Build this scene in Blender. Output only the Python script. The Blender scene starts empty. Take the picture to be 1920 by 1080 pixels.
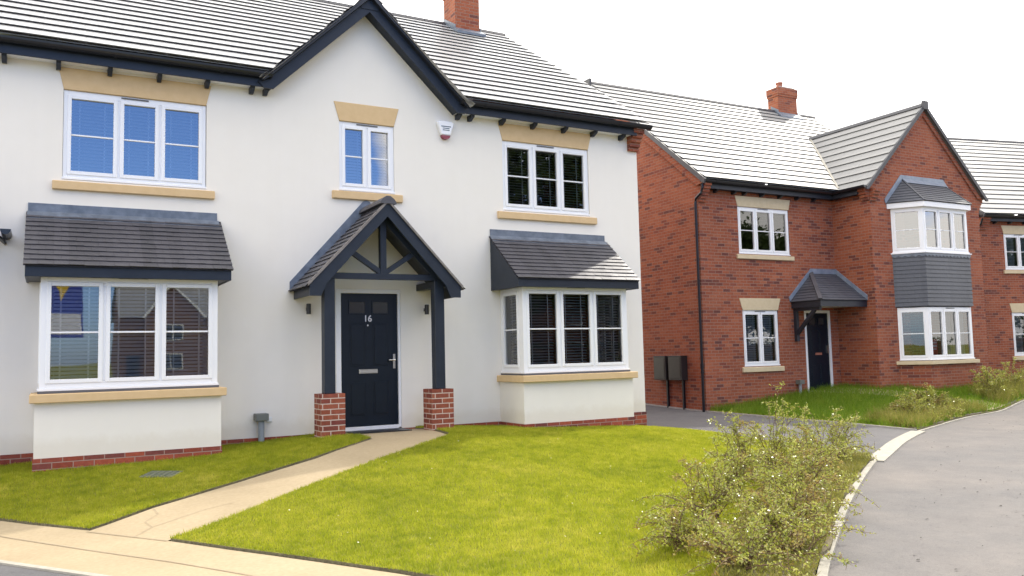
import bpy, math, random
import numpy as np
from mathutils import Vector, Matrix, geometry
random.seed(7)
NR = np.random.RandomState(11)
SC = bpy.context.scene
COL = SC.collection
R = math.radians

# ------------------------------------------------------------------ camera, sky, sun, exposure
CAMP = Vector((-3.9913, -12.2511, 1.0849)); YAW, PITCH, ROLL, FPX = 0.5057, 0.0781, -0.0235, 1570.13
_f = Vector((math.sin(YAW)*math.cos(PITCH), math.cos(YAW)*math.cos(PITCH), math.sin(PITCH)))
_r = Vector((math.cos(YAW), -math.sin(YAW), 0)); _u = _r.cross(_f)
_r2 = _r*math.cos(ROLL)+_u*math.sin(ROLL); _u2 = -_r*math.sin(ROLL)+_u*math.cos(ROLL)
cam = bpy.data.cameras.new('camera'); camo = bpy.data.objects.new('camera', cam); COL.objects.link(camo)
m = Matrix(((_r2.x, _u2.x, -_f.x, CAMP.x), (_r2.y, _u2.y, -_f.y, CAMP.y), (_r2.z, _u2.z, -_f.z, CAMP.z), (0, 0, 0, 1)))
camo.matrix_world = m
cam.sensor_width = 36; cam.lens = 36*FPX/1920; cam.clip_start = .05; cam.clip_end = 3000
SC.camera = camo

SUN = Vector((.95, .42, 1.0)).normalized()
ELEV = math.asin(SUN.z); AZ = math.atan2(SUN.x, SUN.y)
sl = bpy.data.lights.new('sun', 'SUN'); sl.energy = 2.3; sl.angle = R(.9); sl.color = (1, .94, .84)
so = bpy.data.objects.new('sun', sl); COL.objects.link(so)
so.rotation_euler = SUN.to_track_quat('Z', 'Y').to_euler()

world = bpy.data.worlds.new('World'); SC.world = world; world.use_nodes = True
nt = world.node_tree; nt.nodes.clear(); N = nt.nodes.new; L = nt.links.new
out = N('ShaderNodeOutputWorld'); bg = N('ShaderNodeBackground'); bg.inputs[1].default_value = .15
L(bg.outputs[0], out.inputs[0])
sky = N('ShaderNodeTexSky'); sky.sky_type = 'NISHITA'; sky.sun_disc = False
sky.sun_elevation = ELEV; sky.sun_rotation = AZ; sky.dust_density = .6; sky.ozone_density = 2.2
tc = N('ShaderNodeTexCoord'); sep = N('ShaderNodeSeparateXYZ'); L(tc.outputs['Generated'], sep.inputs[0])
mp = N('ShaderNodeMapping'); mp.inputs['Scale'].default_value = (1.3, 1.3, 3.2); mp.inputs['Location'].default_value = (.35, .2, .1)
L(tc.outputs['Generated'], mp.inputs[0])
nz = N('ShaderNodeTexNoise'); nz.inputs['Scale'].default_value = 2.1; nz.inputs['Detail'].default_value = 9; nz.inputs['Roughness'].default_value = .55
L(mp.outputs[0], nz.inputs['Vector'])
def mth(op, a, b=None, clamp=False, nt_=None):
    n = (nt_ or nt).nodes.new('ShaderNodeMath'); n.operation = op; n.use_clamp = clamp
    for i, x in enumerate((a, b)):
        if x is None: continue
        if isinstance(x, (int, float)): n.inputs[i].default_value = x
        else: (nt_ or nt).links.new(x, n.inputs[i])
    return n.outputs[0]
# cloud cover: thick towards the sun (north-east of the houses), broken behind the camera
cov = mth('ADD', mth('MULTIPLY', sep.outputs[1], 1.1), .04)
cov = mth('ADD', cov, mth('MULTIPLY', sep.outputs[0], .12))
cl = mth('ADD', mth('MULTIPLY', mth('SUBTRACT', nz.outputs[0], .5), 3.2), cov)
hd = N('ShaderNodeVectorMath'); hd.operation = 'DOT_PRODUCT'; L(tc.outputs['Generated'], hd.inputs[0]); hd.inputs[1].default_value = Vector((.06, -.955, .28)).normalized()
gap = mth('MULTIPLY', mth('SUBTRACT', hd.outputs['Value'], .957), 40.0, True)   # a wide blue gap in the cloud behind the camera
cl = mth('SUBTRACT', mth('ADD', cl, 1.0), mth('MULTIPLY', gap, 2.15))
mask = mth('MULTIPLY', mth('ADD', cl, .1), 1.9, True)
crp = N('ShaderNodeMix'); crp.data_type = 'RGBA'; L(mask, crp.inputs[0])
gl = N('ShaderNodeVectorMath'); gl.operation = 'MULTIPLY'; gl.inputs[1].default_value = (1.1, 1.4, 2.05)
L(sky.outputs[0], gl.inputs[0]); L(gl.outputs[0], crp.inputs[6])
ccol = N('ShaderNodeMix'); ccol.data_type = 'RGBA'
ccol.inputs[6].default_value = (12.0, 11.35, 10.4, 1); ccol.inputs[7].default_value = (15.8, 15.5, 14.9, 1)
L(mth('MULTIPLY', mth('ADD', sep.outputs[1], .35), 1.1, True), ccol.inputs[0]); L(ccol.outputs[2], crp.inputs[7])
L(crp.outputs[2], bg.inputs[0])

vs = SC.view_settings; vs.view_transform = 'Standard'; vs.look = 'None'; vs.gamma = 1; vs.use_curve_mapping = False
vs.exposure = .52
SC.cycles.max_bounces = 8; SC.cycles.transparent_max_bounces = 12

# ------------------------------------------------------------------ helpers
class MB:
    def __init__(s, M=None): s.v = []; s.f = []; s.mi = []; s.M = M or Matrix(); s.m = 0
    def vert(s, p): s.v.append(tuple(s.M @ Vector(p))); return len(s.v)-1
    def face(s, *pts):
        s.f.append([s.vert(p) for p in pts]); s.mi.append(s.m); return s
    def box(s, x0, x1, y0, y1, z0, z1):
        i = [s.vert(p) for p in ((x0,y0,z0),(x1,y0,z0),(x1,y1,z0),(x0,y1,z0),(x0,y0,z1),(x1,y0,z1),(x1,y1,z1),(x0,y1,z1))]
        for q in ((0,3,2,1),(4,5,6,7),(0,1,5,4),(1,2,6,5),(2,3,7,6),(3,0,4,7)): s.f.append([i[k] for k in q]); s.mi.append(s.m)
        return s
    def prism(s, prof, a0, a1, axis='y'):
        # prof: list of 2D points in the plane across the axis
        def P(p, a): return {'y': (p[0], a, p[1]), 'x': (a, p[0], p[1]), 'z': (p[0], p[1], a)}[axis]
        n = len(prof); A = [s.vert(P(p, a0)) for p in prof]; B = [s.vert(P(p, a1)) for p in prof]
        s.f.append(A[::-1]); s.f.append(B); s.mi += [s.m]*2
        for i in range(n): s.f.append([A[i], A[(i+1) % n], B[(i+1) % n], B[i]]); s.mi.append(s.m)
        return s
    def beam(s, p0, p1, w, h, up=(0, 0, 1)):
        p0, p1 = Vector(p0), Vector(p1); d = (p1-p0).normalized(); u = Vector(up); sd = d.cross(u).normalized(); u = sd.cross(d)
        ii = []
        for p in (p0, p1):
            for a, b in ((-1, -1), (1, -1), (1, 1), (-1, 1)): ii.append(s.vert(p+sd*(a*w/2)+u*(b*h/2)))
        for q in ((0,3,2,1),(4,5,6,7),(0,1,5,4),(1,2,6,5),(2,3,7,6),(3,0,4,7)): s.f.append([ii[k] for k in q]); s.mi.append(s.m)
        return s
    def tube(s, pts, rad, n=8, caps=True):
        pts = [Vector(p) for p in pts]; rings = []
        for i, p in enumerate(pts):
            d = (pts[min(i+1, len(pts)-1)]-pts[max(i-1, 0)]).normalized()
            a = Vector((0, 0, 1)) if abs(d.z) < .9 else Vector((1, 0, 0)); u = d.cross(a).normalized(); w = u.cross(d)
            rr = rad[i] if isinstance(rad, (list, tuple)) else rad
            rings.append([s.vert(p+(u*math.cos(2*math.pi*k/n)+w*math.sin(2*math.pi*k/n))*rr) for k in range(n)])
        for a, b in zip(rings, rings[1:]):
            for k in range(n): s.f.append([a[k], a[(k+1) % n], b[(k+1) % n], b[k]]); s.mi.append(s.m)
        if caps: s.f.append(rings[0][::-1]); s.f.append(rings[-1]); s.mi += [s.m]*2
        return s
    def build(s, name, mats, parent=None, smooth=False, bevel=0, label=None):
        me = bpy.data.meshes.new(name); me.from_pydata(s.v, [], s.f)
        mats = mats if isinstance(mats, (list, tuple)) else [mats]
        for mt in mats: me.materials.append(mt)
        if len(mats) > 1: me.polygons.foreach_set('material_index', s.mi)
        if smooth: me.polygons.foreach_set('use_smooth', [True]*len(s.f))
        me.update()
        o = bpy.data.objects.new(name, me); COL.objects.link(o)
        if parent: o.parent = parent
        if label: o['label'] = label
        if bevel:
            b = o.modifiers.new('bevel', 'BEVEL'); b.width = bevel; b.segments = 1; b.limit_method = 'ANGLE'; b.angle_limit = R(40)
        return o

def tag(o, label=None, cat=None, group=None, kind=None):
    if label: o['label'] = label
    if cat: o['category'] = cat
    if group: o['group'] = group
    if kind: o['kind'] = kind
    return o
def empty(name, loc=(0, 0, 0), rz=0):
    o = bpy.data.objects.new(name, None); COL.objects.link(o); o.location = loc; o.rotation_euler = (0, 0, rz); o.empty_display_size = .2; return o

# ------------------------------------------------------------------ materials
def mat(name, col, rough=.6, metal=0, spec=.5):
    m = bpy.data.materials.new(name); m.use_nodes = True; b = m.node_tree.nodes['Principled BSDF']
    b.inputs['Base Color'].default_value = (*col, 1); b.inputs['Roughness'].default_value = rough
    b.inputs['Metallic'].default_value = metal; b.inputs['Specular IOR Level'].default_value = spec
    return m
def nodes(m): return m.node_tree, m.node_tree.nodes['Principled BSDF']
def noise(nt, vec, scale, detail=4, rough=.5):
    n = nt.nodes.new('ShaderNodeTexNoise'); n.inputs['Scale'].default_value = scale; n.inputs['Detail'].default_value = detail
    n.inputs['Roughness'].default_value = rough; nt.links.new(vec, n.inputs['Vector']); return n.outputs[0]
def ramp(nt, fac, stops):
    r = nt.nodes.new('ShaderNodeValToRGB'); nt.links.new(fac, r.inputs[0]); e = r.color_ramp.elements
    while len(e) < len(stops): e.new(.5)
    for el, (p, c) in zip(e, stops): el.position = p; el.color = (*c, 1)
    return r.outputs[0]
def mixc(nt, f, a, b, mode='MIX'):
    x = nt.nodes.new('ShaderNodeMix'); x.data_type = 'RGBA'; x.blend_type = mode
    for i, s in ((0, f), (6, a), (7, b)):
        if isinstance(s, (int, float)): x.inputs[i].default_value = s
        elif isinstance(s, tuple): x.inputs[i].default_value = (*s, 1)
        else: nt.links.new(s, x.inputs[i])
    return x.outputs[2]
def bump(nt, b, h, strength, dist=.01):
    x = nt.nodes.new('ShaderNodeBump'); x.inputs['Strength'].default_value = strength; x.inputs['Distance'].default_value = dist
    nt.links.new(h, x.inputs['Height']); nt.links.new(x.outputs[0], b.inputs['Normal'])
def objc(nt): return nt.nodes.new('ShaderNodeTexCoord').outputs['Object']

def mottled(name, c0, c1, scale, rough=.7, bs=0, bscale=80, bd=.004, spec=.5, big=None):
    m = mat(name, c0, rough, spec=spec); nt, b = nodes(m); v = objc(nt)
    c = ramp(nt, noise(nt, v, scale, 6, .6), [(.3, c0), (.7, c1)])
    if big: c = mixc(nt, 1.0, c, ramp(nt, noise(nt, v, big, 3), [(.3, (.88, .88, .87)), (.7, (1.08, 1.08, 1.08))]), 'MULTIPLY')
    nt.links.new(c, b.inputs['Base Color'])
    if bs: bump(nt, b, noise(nt, v, bscale, 5, .7), bs, bd)
    return m
M = {}
M['render'] = mottled('white_render', (.79, .757, .695), (.81, .777, .715), 3.0, .92, .35, 130, .003, .25)
_nt, _b = nodes(M['render']); _src = _b.inputs['Base Color'].links[0].from_socket; _v = objc(_nt)
_mp = _nt.nodes.new('ShaderNodeMapping'); _mp.inputs['Scale'].default_value = (5.5, 5.5, .35); _nt.links.new(_v, _mp.inputs[0])
_st = ramp(_nt, noise(_nt, _mp.outputs[0], 1.0, 5, .65), [(.3, (.988, .986, .982)), (.6, (1.0, 1.0, 1.0))])
_sz = _nt.nodes.new('ShaderNodeSeparateXYZ'); _nt.links.new(_v, _sz.inputs[0])
_nd = mth('MULTIPLY', noise(_nt, _v, 7, 4, .7), .22, nt_=_nt)
_sp = ramp(_nt, mth('SUBTRACT', _sz.outputs[2], _nd, nt_=_nt), [(0, (.93, .91, .88)), (.12, (1, 1, 1))])   # splash dirt at the foot
_nt.links.new(mixc(_nt, 1.0, mixc(_nt, 1.0, _src, _st, 'MULTIPLY'), _sp, 'MULTIPLY'), _b.inputs['Base Color'])
M['stone'] = mottled('cast_stone', (.60, .43, .235), (.65, .475, .27), 9, .85, .3, 120, .002, .3)
M['stone_pale'] = mottled('pale_stone', (.56, .46, .30), (.62, .515, .345), 9, .85, .3, 120, .002, .3)
M['upvc'] = mat('white_upvc', (.80, .81, .83), .28)
M['vent'] = mat('vent_slot', (.10, .10, .11), .6)
M['navy'] = mottled('navy_paint', (.012, .0175, .029), (.017, .024, .039), 4, .45, .1, 60, .002, .35)
M['navy_dark'] = mottled('dark_stain', (.012, .015, .025), (.02, .024, .035), 5, .5)
M['door'] = mottled('door_paint', (.004, .009, .017), (.006, .012, .022), 6, .35, .06, 200, .001, .3)
M['gutter'] = mat('black_gutter', (.010, .011, .016), .3)
M['lead'] = mottled('lead', (.085, .105, .14), (.17, .20, .25), 7, .38, .3, 25, .006)
M['lead_pale'] = mottled('dull_lead', (.13, .165, .225), (.23, .27, .34), 5, .4, .3, 25, .006)
M['dark_metal'] = mat('black_metal', (.015, .015, .017), .35)
M['silver'] = mat('brushed_steel', (.65, .65, .63), .28, 1)
M['grey_pvc'] = mat('grey_plastic', (.27, .30, .33), .45)
M['grey_box'] = mat('olive_grey_plastic', (.14, .15, .14), .5)
M['meter'] = mottled('brown_black_plastic', (.022, .020, .021), (.03, .027, .027), 5, .35)
M['alarm'] = mat('alarm_white', (.82, .83, .86), .3)
M['alarm_red'] = mat('alarm_red', (.22, .03, .05), .25)
M['alarm_ink'] = mat('alarm_ink', (.05, .09, .12), .5)
M['blind'] = mat('blind_slat', (.60, .61, .63), .45)
M['blind_dark'] = mat('blind_slat_dark', (.36, .34, .31), .5)
M['curtain'] = mottled('curtain', (.42, .40, .36), (.5, .48, .44), 6, .9)
M['sign_red'] = mat('sign_red', (.55, .05, .04), .5)
M['sign_ink'] = mat('sign_ink', (.8, .8, .8), .6)
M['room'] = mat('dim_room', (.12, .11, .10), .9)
M['ridge'] = mottled('ridge_tile', (.045, .047, .056), (.07, .07, .08), 6, .55)
M['pot'] = mottled('clay_pot', (.30, .11, .07), (.38, .15, .10), 8, .8)
M['undercloak'] = mottled('undercloak', (.15, .135, .135), (.24, .22, .21), 14, .9)
M['mortar'] = mottled('mortar', (.35, .31, .28), (.42, .38, .34), 12, .95)

def tilemat(name, c0, c1, c2, rough, tw, tg, spec=.5, tv=.13):
    m = mat(name, c0, rough, spec=spec); nt, b = nodes(m); v = objc(nt)
    n1 = noise(nt, v, .9, 4); n2 = noise(nt, v, 28, 3)
    c = ramp(nt, n1, [(.25, c0), (.75, c1)]); c = mixc(nt, .35, c, ramp(nt, n2, [(.3, c0), (.7, c2)]))
    w = nt.nodes.new('ShaderNodeTexWhiteNoise'); w.noise_dimensions = '3D'
    sn = nt.nodes.new('ShaderNodeVectorMath'); sn.operation = 'SNAP'; sn.inputs[1].default_value = (tw, tg, tg)
    nt.links.new(v, sn.inputs[0]); nt.links.new(sn.outputs[0], w.inputs[0])
    c = mixc(nt, 1.0, c, ramp(nt, w.outputs[0], [(0, (1-tv,)*3), (1, (1+tv, 1+tv*.9, 1+tv*.9))]), 'MULTIPLY')
    nt.links.new(c, b.inputs['Base Color']); bump(nt, b, noise(nt, v, 160, 4, .7), .25, .002)
    return m
M['slate'] = tilemat('grey_flat_tile', (.30, .302, .306), (.35, .35, .35), (.39, .39, .385), .35, .33, 9, .66, .03)
M['slate_b'] = tilemat('grey_flat_tile_b', (.22, .22, .22), (.25, .25, .247), (.28, .28, .275), .52, .33, 9, .28, .03)
M['small'] = tilemat('plain_tile', (.056, .055, .066), (.070, .069, .081), (.089, .088, .100), .5, .165, 9)
M['small_blue'] = tilemat('blue_plain_tile', (.055, .062, .080), (.075, .082, .10), (.10, .105, .12), .5, .165, 9)

def brick(name, ramp_stops, mortar, rough=.85, scale=1.0, msize=.011):
    m = mat(name, (.4, .15, .1), rough, spec=.25); nt, b = nodes(m)
    tcn = nt.nodes.new('ShaderNodeTexCoord'); sp = nt.nodes.new('ShaderNodeSeparateXYZ'); sn = nt.nodes.new('ShaderNodeSeparateXYZ')
    nt.links.new(tcn.outputs['Object'], sp.inputs[0]); nt.links.new(tcn.outputs['Normal'], sn.inputs[0])
    f = mth('GREATER_THAN', mth('ABSOLUTE', sn.outputs[0], nt_=nt), .6, nt_=nt)
    u = nt.nodes.new('ShaderNodeMix'); u.data_type = 'FLOAT'; nt.links.new(f, u.inputs[0]); nt.links.new(sp.outputs[0], u.inputs[2]); nt.links.new(sp.outputs[1], u.inputs[3])
    cb = nt.nodes.new('ShaderNodeCombineXYZ'); nt.links.new(u.outputs[0], cb.inputs[0]); nt.links.new(mth('ADD', sp.outputs[2], 30.0, nt_=nt), cb.inputs[1])
    bt = nt.nodes.new('ShaderNodeTexBrick'); bt.offset = .5; bt.inputs['Color1'].default_value = (0, 0, 0, 1); bt.inputs['Color2'].default_value = (1, 1, 1, 1)
    bt.inputs['Mortar'].default_value = (.5, .5, .5, 1); bt.inputs['Scale'].default_value = 1
    bt.inputs['Mortar Size'].default_value = msize*.5; bt.inputs['Mortar Smooth'].default_value = .15; bt.inputs['Bias'].default_value = 0
    bt.inputs['Brick Width'].default_value = .225*scale; bt.inputs['Row Height'].default_value = .075*scale
    nt.links.new(cb.outputs[0], bt.inputs['Vector'])
    c = ramp(nt, bt.outputs['Color'], ramp_stops)
    c = mixc(nt, 1.0, c, ramp(nt, noise(nt, cb.outputs[0], 22, 5, .7), [(.25, (.72, .70, .70)), (.75, (1.25, 1.22, 1.2))]), 'MULTIPLY')
    c = mixc(nt, 1.0, c, ramp(nt, noise(nt, cb.outputs[0], .8, 3), [(.3, (.86, .86, .88)), (.7, (1.12, 1.10, 1.08))]), 'MULTIPLY')
    c = mixc(nt, bt.outputs['Fac'], c, mortar)
    nt.links.new(c, b.inputs['Base Color'])
    h = mth('ADD', mth('SUBTRACT', 1.0, bt.outputs['Fac'], nt_=nt), mth('MULTIPLY', noise(nt, cb.outputs[0], 90, 4), .35, nt_=nt), nt_=nt)
    bump(nt, b, h, .6, .006)
    return m
RS = [(0, (.25, .074, .041)), (.25, (.315, .100, .052)), (.5, (.27, .082, .045)), (.74, (.34, .120, .065)), (.88, (.20, .060, .042)), (.97, (.13, .050, .042)), (1, (.17, .058, .042))]
M['brick_far'] = brick('brown_brick', [(0, (.17, .09, .06)), (.5, (.23, .13, .085)), (1, (.14, .075, .055))], (.25, .2, .17))
M['brick'] = brick('orange_brick', RS, (.285, .185, .145))
M['brick_plinth'] = brick('plinth_brick', [(0, (.24, .055, .035)), (.4, (.36, .09, .05)), (.7, (.27, .07, .05)), (1, (.12, .045, .045))], (.34, .24, .20))
M['brick_pier'] = brick('pier_brick', [(0, (.22, .062, .038)), (.5, (.32, .10, .055)), (1, (.18, .05, .042))], (.52, .42, .36), msize=.014)

def glassmat(name, ior, tint):
    m = bpy.data.materials.new(name); m.use_nodes = True; nt = m.node_tree; nt.nodes.clear()
    o = nt.nodes.new('ShaderNodeOutputMaterial'); mx = nt.nodes.new('ShaderNodeMixShader'); t = nt.nodes.new('ShaderNodeBsdfTransparent')
    g = nt.nodes.new('ShaderNodeBsdfGlossy'); g.inputs['Roughness'].default_value = .01; g.inputs['Color'].default_value = (.95, .97, 1, 1)
    t.inputs[0].default_value = (*tint, 1); fr = nt.nodes.new('ShaderNodeFresnel'); fr.inputs[0].default_value = ior
    v = objc(nt); bp = nt.nodes.new('ShaderNodeBump'); bp.inputs['Strength'].default_value = .02; bp.inputs['Distance'].default_value = .04
    nt.links.new(noise(nt, v, 1.6, 1), bp.inputs['Height']); nt.links.new(bp.outputs[0], g.inputs['Normal'])
    nt.links.new(fr.outputs[0], mx.inputs[0]); nt.links.new(t.outputs[0], mx.inputs[1]); nt.links.new(g.outputs[0], mx.inputs[2]); nt.links.new(mx.outputs[0], o.inputs[0])
    return m
M['glass'] = glassmat('window_glass', 1.95, (.80, .83, .83))
M['glass_coated'] = glassmat('coated_glass', 3.0, (.80, .83, .83))
M['glass_bay'] = glassmat('bay_glass', 1.65, (.82, .84, .84))
M['glass_lbay'] = glassmat('left_bay_glass', 2.05, (.82, .84, .84))
M['glass_door'] = mat('obscure_glass', (.03, .035, .04), .18)

def asphalt(name, c0, c1):
    m = mat(name, c0, .85, spec=.35); nt, b = nodes(m); v = objc(nt)
    c = ramp(nt, noise(nt, v, 60, 6, .75), [(.25, tuple(x*.72 for x in c0)), (.75, tuple(x*1.22 for x in c0))])
    c = mixc(nt, ramp(nt, noise(nt, v, .45, 5, .6), [(.35, (0, 0, 0)), (.7, (1, 1, 1))]), c, mixc(nt, .5, c, c1))
    vo = nt.nodes.new('ShaderNodeTexVoronoi'); vo.inputs['Scale'].default_value = 130; nt.links.new(v, vo.inputs['Vector'])
    c = mixc(nt, 1.0, c, ramp(nt, vo.outputs['Distance'], [(0, (1.25, 1.22, 1.2)), (.5, (.85, .85, .86))]), 'MULTIPLY')
    c = mixc(nt, 1.0, c, ramp(nt, noise(nt, v, 2.6, 6, .75), [(.3, (.84, .84, .86)), (.55, (1, 1, 1)), (.75, (1.14, 1.12, 1.1))]), 'MULTIPLY')
    c = mixc(nt, 1.0, c, ramp(nt, noise(nt, v, 22, 3, .6), [(.28, (.80, .80, .80)), (.42, (1, 1, 1))]), 'MULTIPLY')
    nt.links.new(c, b.inputs['Base Color']); bump(nt, b, vo.outputs['Distance'], .5, .004)
    return m
M['road'] = asphalt('grey_asphalt', (.142, .138, .138), (.25, .22, .195))
M['drive'] = asphalt('drive_asphalt', (.115, .115, .122), (.175, .165, .16))
M['buff'] = mottled('buff_paving', (.33, .262, .165), (.385, .31, .205), 26, .85, .3, 220, .002, .3, .9)
M['kerb'] = mottled('pale_concrete', (.28, .265, .225), (.40, .375, .32), 14, .85, .3, 90, .003)
M['edging'] = mottled('grey_concrete', (.30, .29, .28), (.40, .39, .36), 14, .9)
M['seam'] = mat('joint', (.30, .24, .17), .9)
M['soil'] = mottled('soil', (.11, .09, .05), (.22, .19, .11), 30, .95, .8, 50, .02)
M['mulch'] = mottled('stony_soil', (.08, .065, .05), (.26, .23, .20), 42, .95, .9, 60, .02)
def turf(name, a, b_, c_):
    m = mat(name, a, .8, spec=.2); nt, b = nodes(m); v = objc(nt)
    c = ramp(nt, noise(nt, v, 1.3, 5, .65), [(.3, a), (.55, b_), (.75, c_)])
    c = mixc(nt, .5, c, ramp(nt, noise(nt, v, 18, 4, .7), [(.3, a), (.7, c_)]))
    nt.links.new(c, b.inputs['Base Color']); bump(nt, b, noise(nt, v, 120, 4, .8), .8, .02)
    return m, c
M['turf'] = turf('lawn_thatch', (.13, .16, .015), (.21, .23, .022), (.32, .29, .06))[0]
def blade(name, a, b_, c_, sc=1.1, tr=.35):
    m = mat(name, a, .55, spec=.3); nt, b = nodes(m); v = objc(nt)
    g = nt.nodes.new('ShaderNodeNewGeometry')
    c = ramp(nt, noise(nt, v, sc, 5, .65), [(.32, a), (.52, b_), (.72, c_)])
    c = mixc(nt, .4, c, ramp(nt, g.outputs['Random Per Island'], [(0, a), (.5, b_), (1, c_)]))
    c = mixc(nt, 1.0, c, ramp(nt, noise(nt, v, sc*6.5, 5, .75), [(.3, (.60, .70, .62)), (.5, (1, 1, 1)), (.70, (1.38, 1.24, 2.1))]), 'MULTIPLY')
    nt.links.new(c, b.inputs['Base Color'])
    tl = nt.nodes.new('ShaderNodeBsdfTranslucent'); nt.links.new(c, tl.inputs[0])
    mx = nt.nodes.new('ShaderNodeMixShader'); mx.inputs[0].default_value = tr
    o = nt.nodes['Material Output']; nt.links.new(b.outputs[0], mx.inputs[1]); nt.links.new(tl.outputs[0], mx.inputs[2]); nt.links.new(mx.outputs[0], o.inputs[0])
    return m
M['grass'] = blade('mown_grass', (.22, .28, .018), (.40, .43, .024), (.56, .53, .075), 1.1, .55)
M['grass_tall'] = blade('uncut_grass', (.09, .19, .012), (.17, .29, .016), (.30, .36, .05), 2, .5)
M['leaf'] = blade('shrub_leaf', (.18, .22, .025), (.38, .41, .055), (.60, .58, .17), 3, .45)
M['leaf_red'] = blade('bronze_leaf', (.24, .15, .04), (.36, .29, .06), (.46, .42, .10), 3, .45)
M['weed'] = blade('weed', (.16, .17, .03), (.28, .28, .05), (.38, .30, .10), 4, .4)
M['leaf_dark'] = blade('tree_leaf', (.02, .04, .008), (.045, .075, .012), (.08, .12, .02), 1, .25)
M['twig'] = mat('twig_bark', (.13, .075, .045), .8)
M['bark'] = mottled('bark', (.07, .05, .035), (.14, .10, .07), 10, .9, .6, 20, .02)
for k in ('leaf', 'leaf_red'):
    M[k].node_tree.nodes['Principled BSDF'].inputs['Roughness'].default_value = .28
    M[k].node_tree.nodes['Principled BSDF'].inputs['Specular IOR Level'].default_value = .8

# ------------------------------------------------------------------ ground height
CP = [(-7,1,-.3),(-4.98,0,-.22),(-4.13,-.8,-.19),(-2,-.8,-.145),(-1.1,0,-.093),(-.6,-.9,-.01),(.3,-.3,-.02),(.3,-.9,-.03),(1.2,-.9,-.01),(1.95,0,-.1),(2.52,-.8,-.1),
(4.63,-.8,-.2),(5.5,0,-.34),(6.1,-2.2,-.42),(6.1,2,-.38),(9.83,3.2,-.42),(7,6,-.36),(9.9,-1,-.46),(-3.58,-3.39,-.47),(-4.39,-2.26,-.45),(-3.05,-4.35,-.48),(-1.8,-6.5,-.5),(-.6,-8.8,-.52),
(.7,-8.07,-.5),(3.18,-6.27,-.49),(5.7,-4.6,-.48),(7,-3.8,-.47),(9,-2.7,-.48),(10.7,-2.1,-.5),(12.8,-1.2,-.5),(15.6,-.3,-.5),(-5,-6,-.52),(-4,-12,-.52),(5,-10,-.53),(10,-6,-.53),(16,-4,-.53),
(12.5,2.2,-.22),(13.7,3.0,-.1),(14.5,1.9,-.08),(17,1,-.15),(19,2,-.25),(0,8,-.2),(5.5,9,-.3),(15,10,-.2),(-3,9,-.2),(1,-3.5,-.24),(3.5,-3,-.33)]
for a in range(0, 360, 30): CP.append((24*math.cos(R(a))+3, 24*math.sin(R(a))-1, -.53))
CP = np.array(CP, float); _n = len(CP)
def _U(r2): return r2*np.log(r2+1e-9)
_A = np.zeros((_n+3, _n+3)); _A[:_n, :_n] = _U(((CP[:, None, :2]-CP[None, :, :2])**2).sum(-1))+np.eye(_n)*.3
_A[:_n, _n:] = np.c_[np.ones(_n), CP[:, :2]]; _A[_n:, :_n] = _A[:_n, _n:].T
_W = np.linalg.solve(_A, np.r_[CP[:, 2], 0, 0, 0])
def gz(x, y):
    x = np.asarray(x, float); y = np.asarray(y, float); z = np.empty(x.shape).reshape(-1); xf = x.reshape(-1); yf = y.reshape(-1)
    for i in range(0, len(xf), 20000):
        a = xf[i:i+20000]; b = yf[i:i+20000]
        z[i:i+20000] = _U((a[:, None]-CP[:, 0])**2+(b[:, None]-CP[:, 1])**2) @ _W[:_n]+_W[_n]+_W[_n+1]*a+_W[_n+2]*b
    r = np.hypot(xf-3, yf+1); t = np.clip((r-16)/7, 0, 1); t = t*t*(3-2*t)
    return (z*(1-t)-.53*t).reshape(x.shape)
def g1(x, y): return float(gz(np.array([x]), np.array([y]))[0])

def densify(poly, step):
    out = []
    for a, b in zip(poly, poly[1:]+poly[:1]):
        d = math.hypot(b[0]-a[0], b[1]-a[1]); n = max(1, int(d/step))
        for i in range(n): out.append((a[0]+(b[0]-a[0])*i/n, a[1]+(b[1]-a[1])*i/n))
    return out
def inpoly(px, py, poly):
    c = np.zeros(px.shape, bool); n = len(poly)
    for i in range(n):
        x0, y0 = poly[i]; x1, y1 = poly[(i+1) % n]
        if y0 == y1: continue
        t = ((y0 > py) != (y1 > py)) & (px < (x1-x0)*(py-y0)/(y1-y0)+x0); c ^= t
    return c
def sheet(name, poly, off, material, step=.5, skirt=0, skirtmat=None, wob=0, parent=None):
    b = densify(poly, min(step, .3) if wob else step)
    if wob: b = [(x+NR.uniform(-wob, wob), y+NR.uniform(-wob, wob)) for x, y in b]
    xs = [p[0] for p in b]; ys = [p[1] for p in b]
    gx, gy = np.meshgrid(np.arange(min(xs)+step*.37, max(xs), step), np.arange(min(ys)+step*.41, max(ys), step))
    gx = gx.ravel(); gy = gy.ravel(); k = inpoly(gx, gy, b); pts = b+list(zip(gx[k].tolist(), gy[k].tolist()))
    n = len(b)
    vo, ed, fa, *_ = geometry.delaunay_2d_cdt([Vector(p) for p in pts], [(i, (i+1) % n) for i in range(n)], [], 1, 1e-5)
    x = np.array([v.x for v in vo]); y = np.array([v.y for v in vo]); z = gz(x, y)+off
    mb = MB(); mb.v = list(zip(x.tolist(), y.tolist(), z.tolist())); mb.f = [list(f) for f in fa]; mb.mi = [0]*len(fa)
    if skirt:
        mb.m = 1
        for (ax, ay), (bx, by) in zip(b, b[1:]+b[:1]):
            za, zb = g1(ax, ay)+off, g1(bx, by)+off
            mb.face((ax, ay, za), (bx, by, zb), (bx, by, zb-skirt), (ax, ay, za-skirt))
    return mb.build(name, [material, skirtmat or material], parent)

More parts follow.
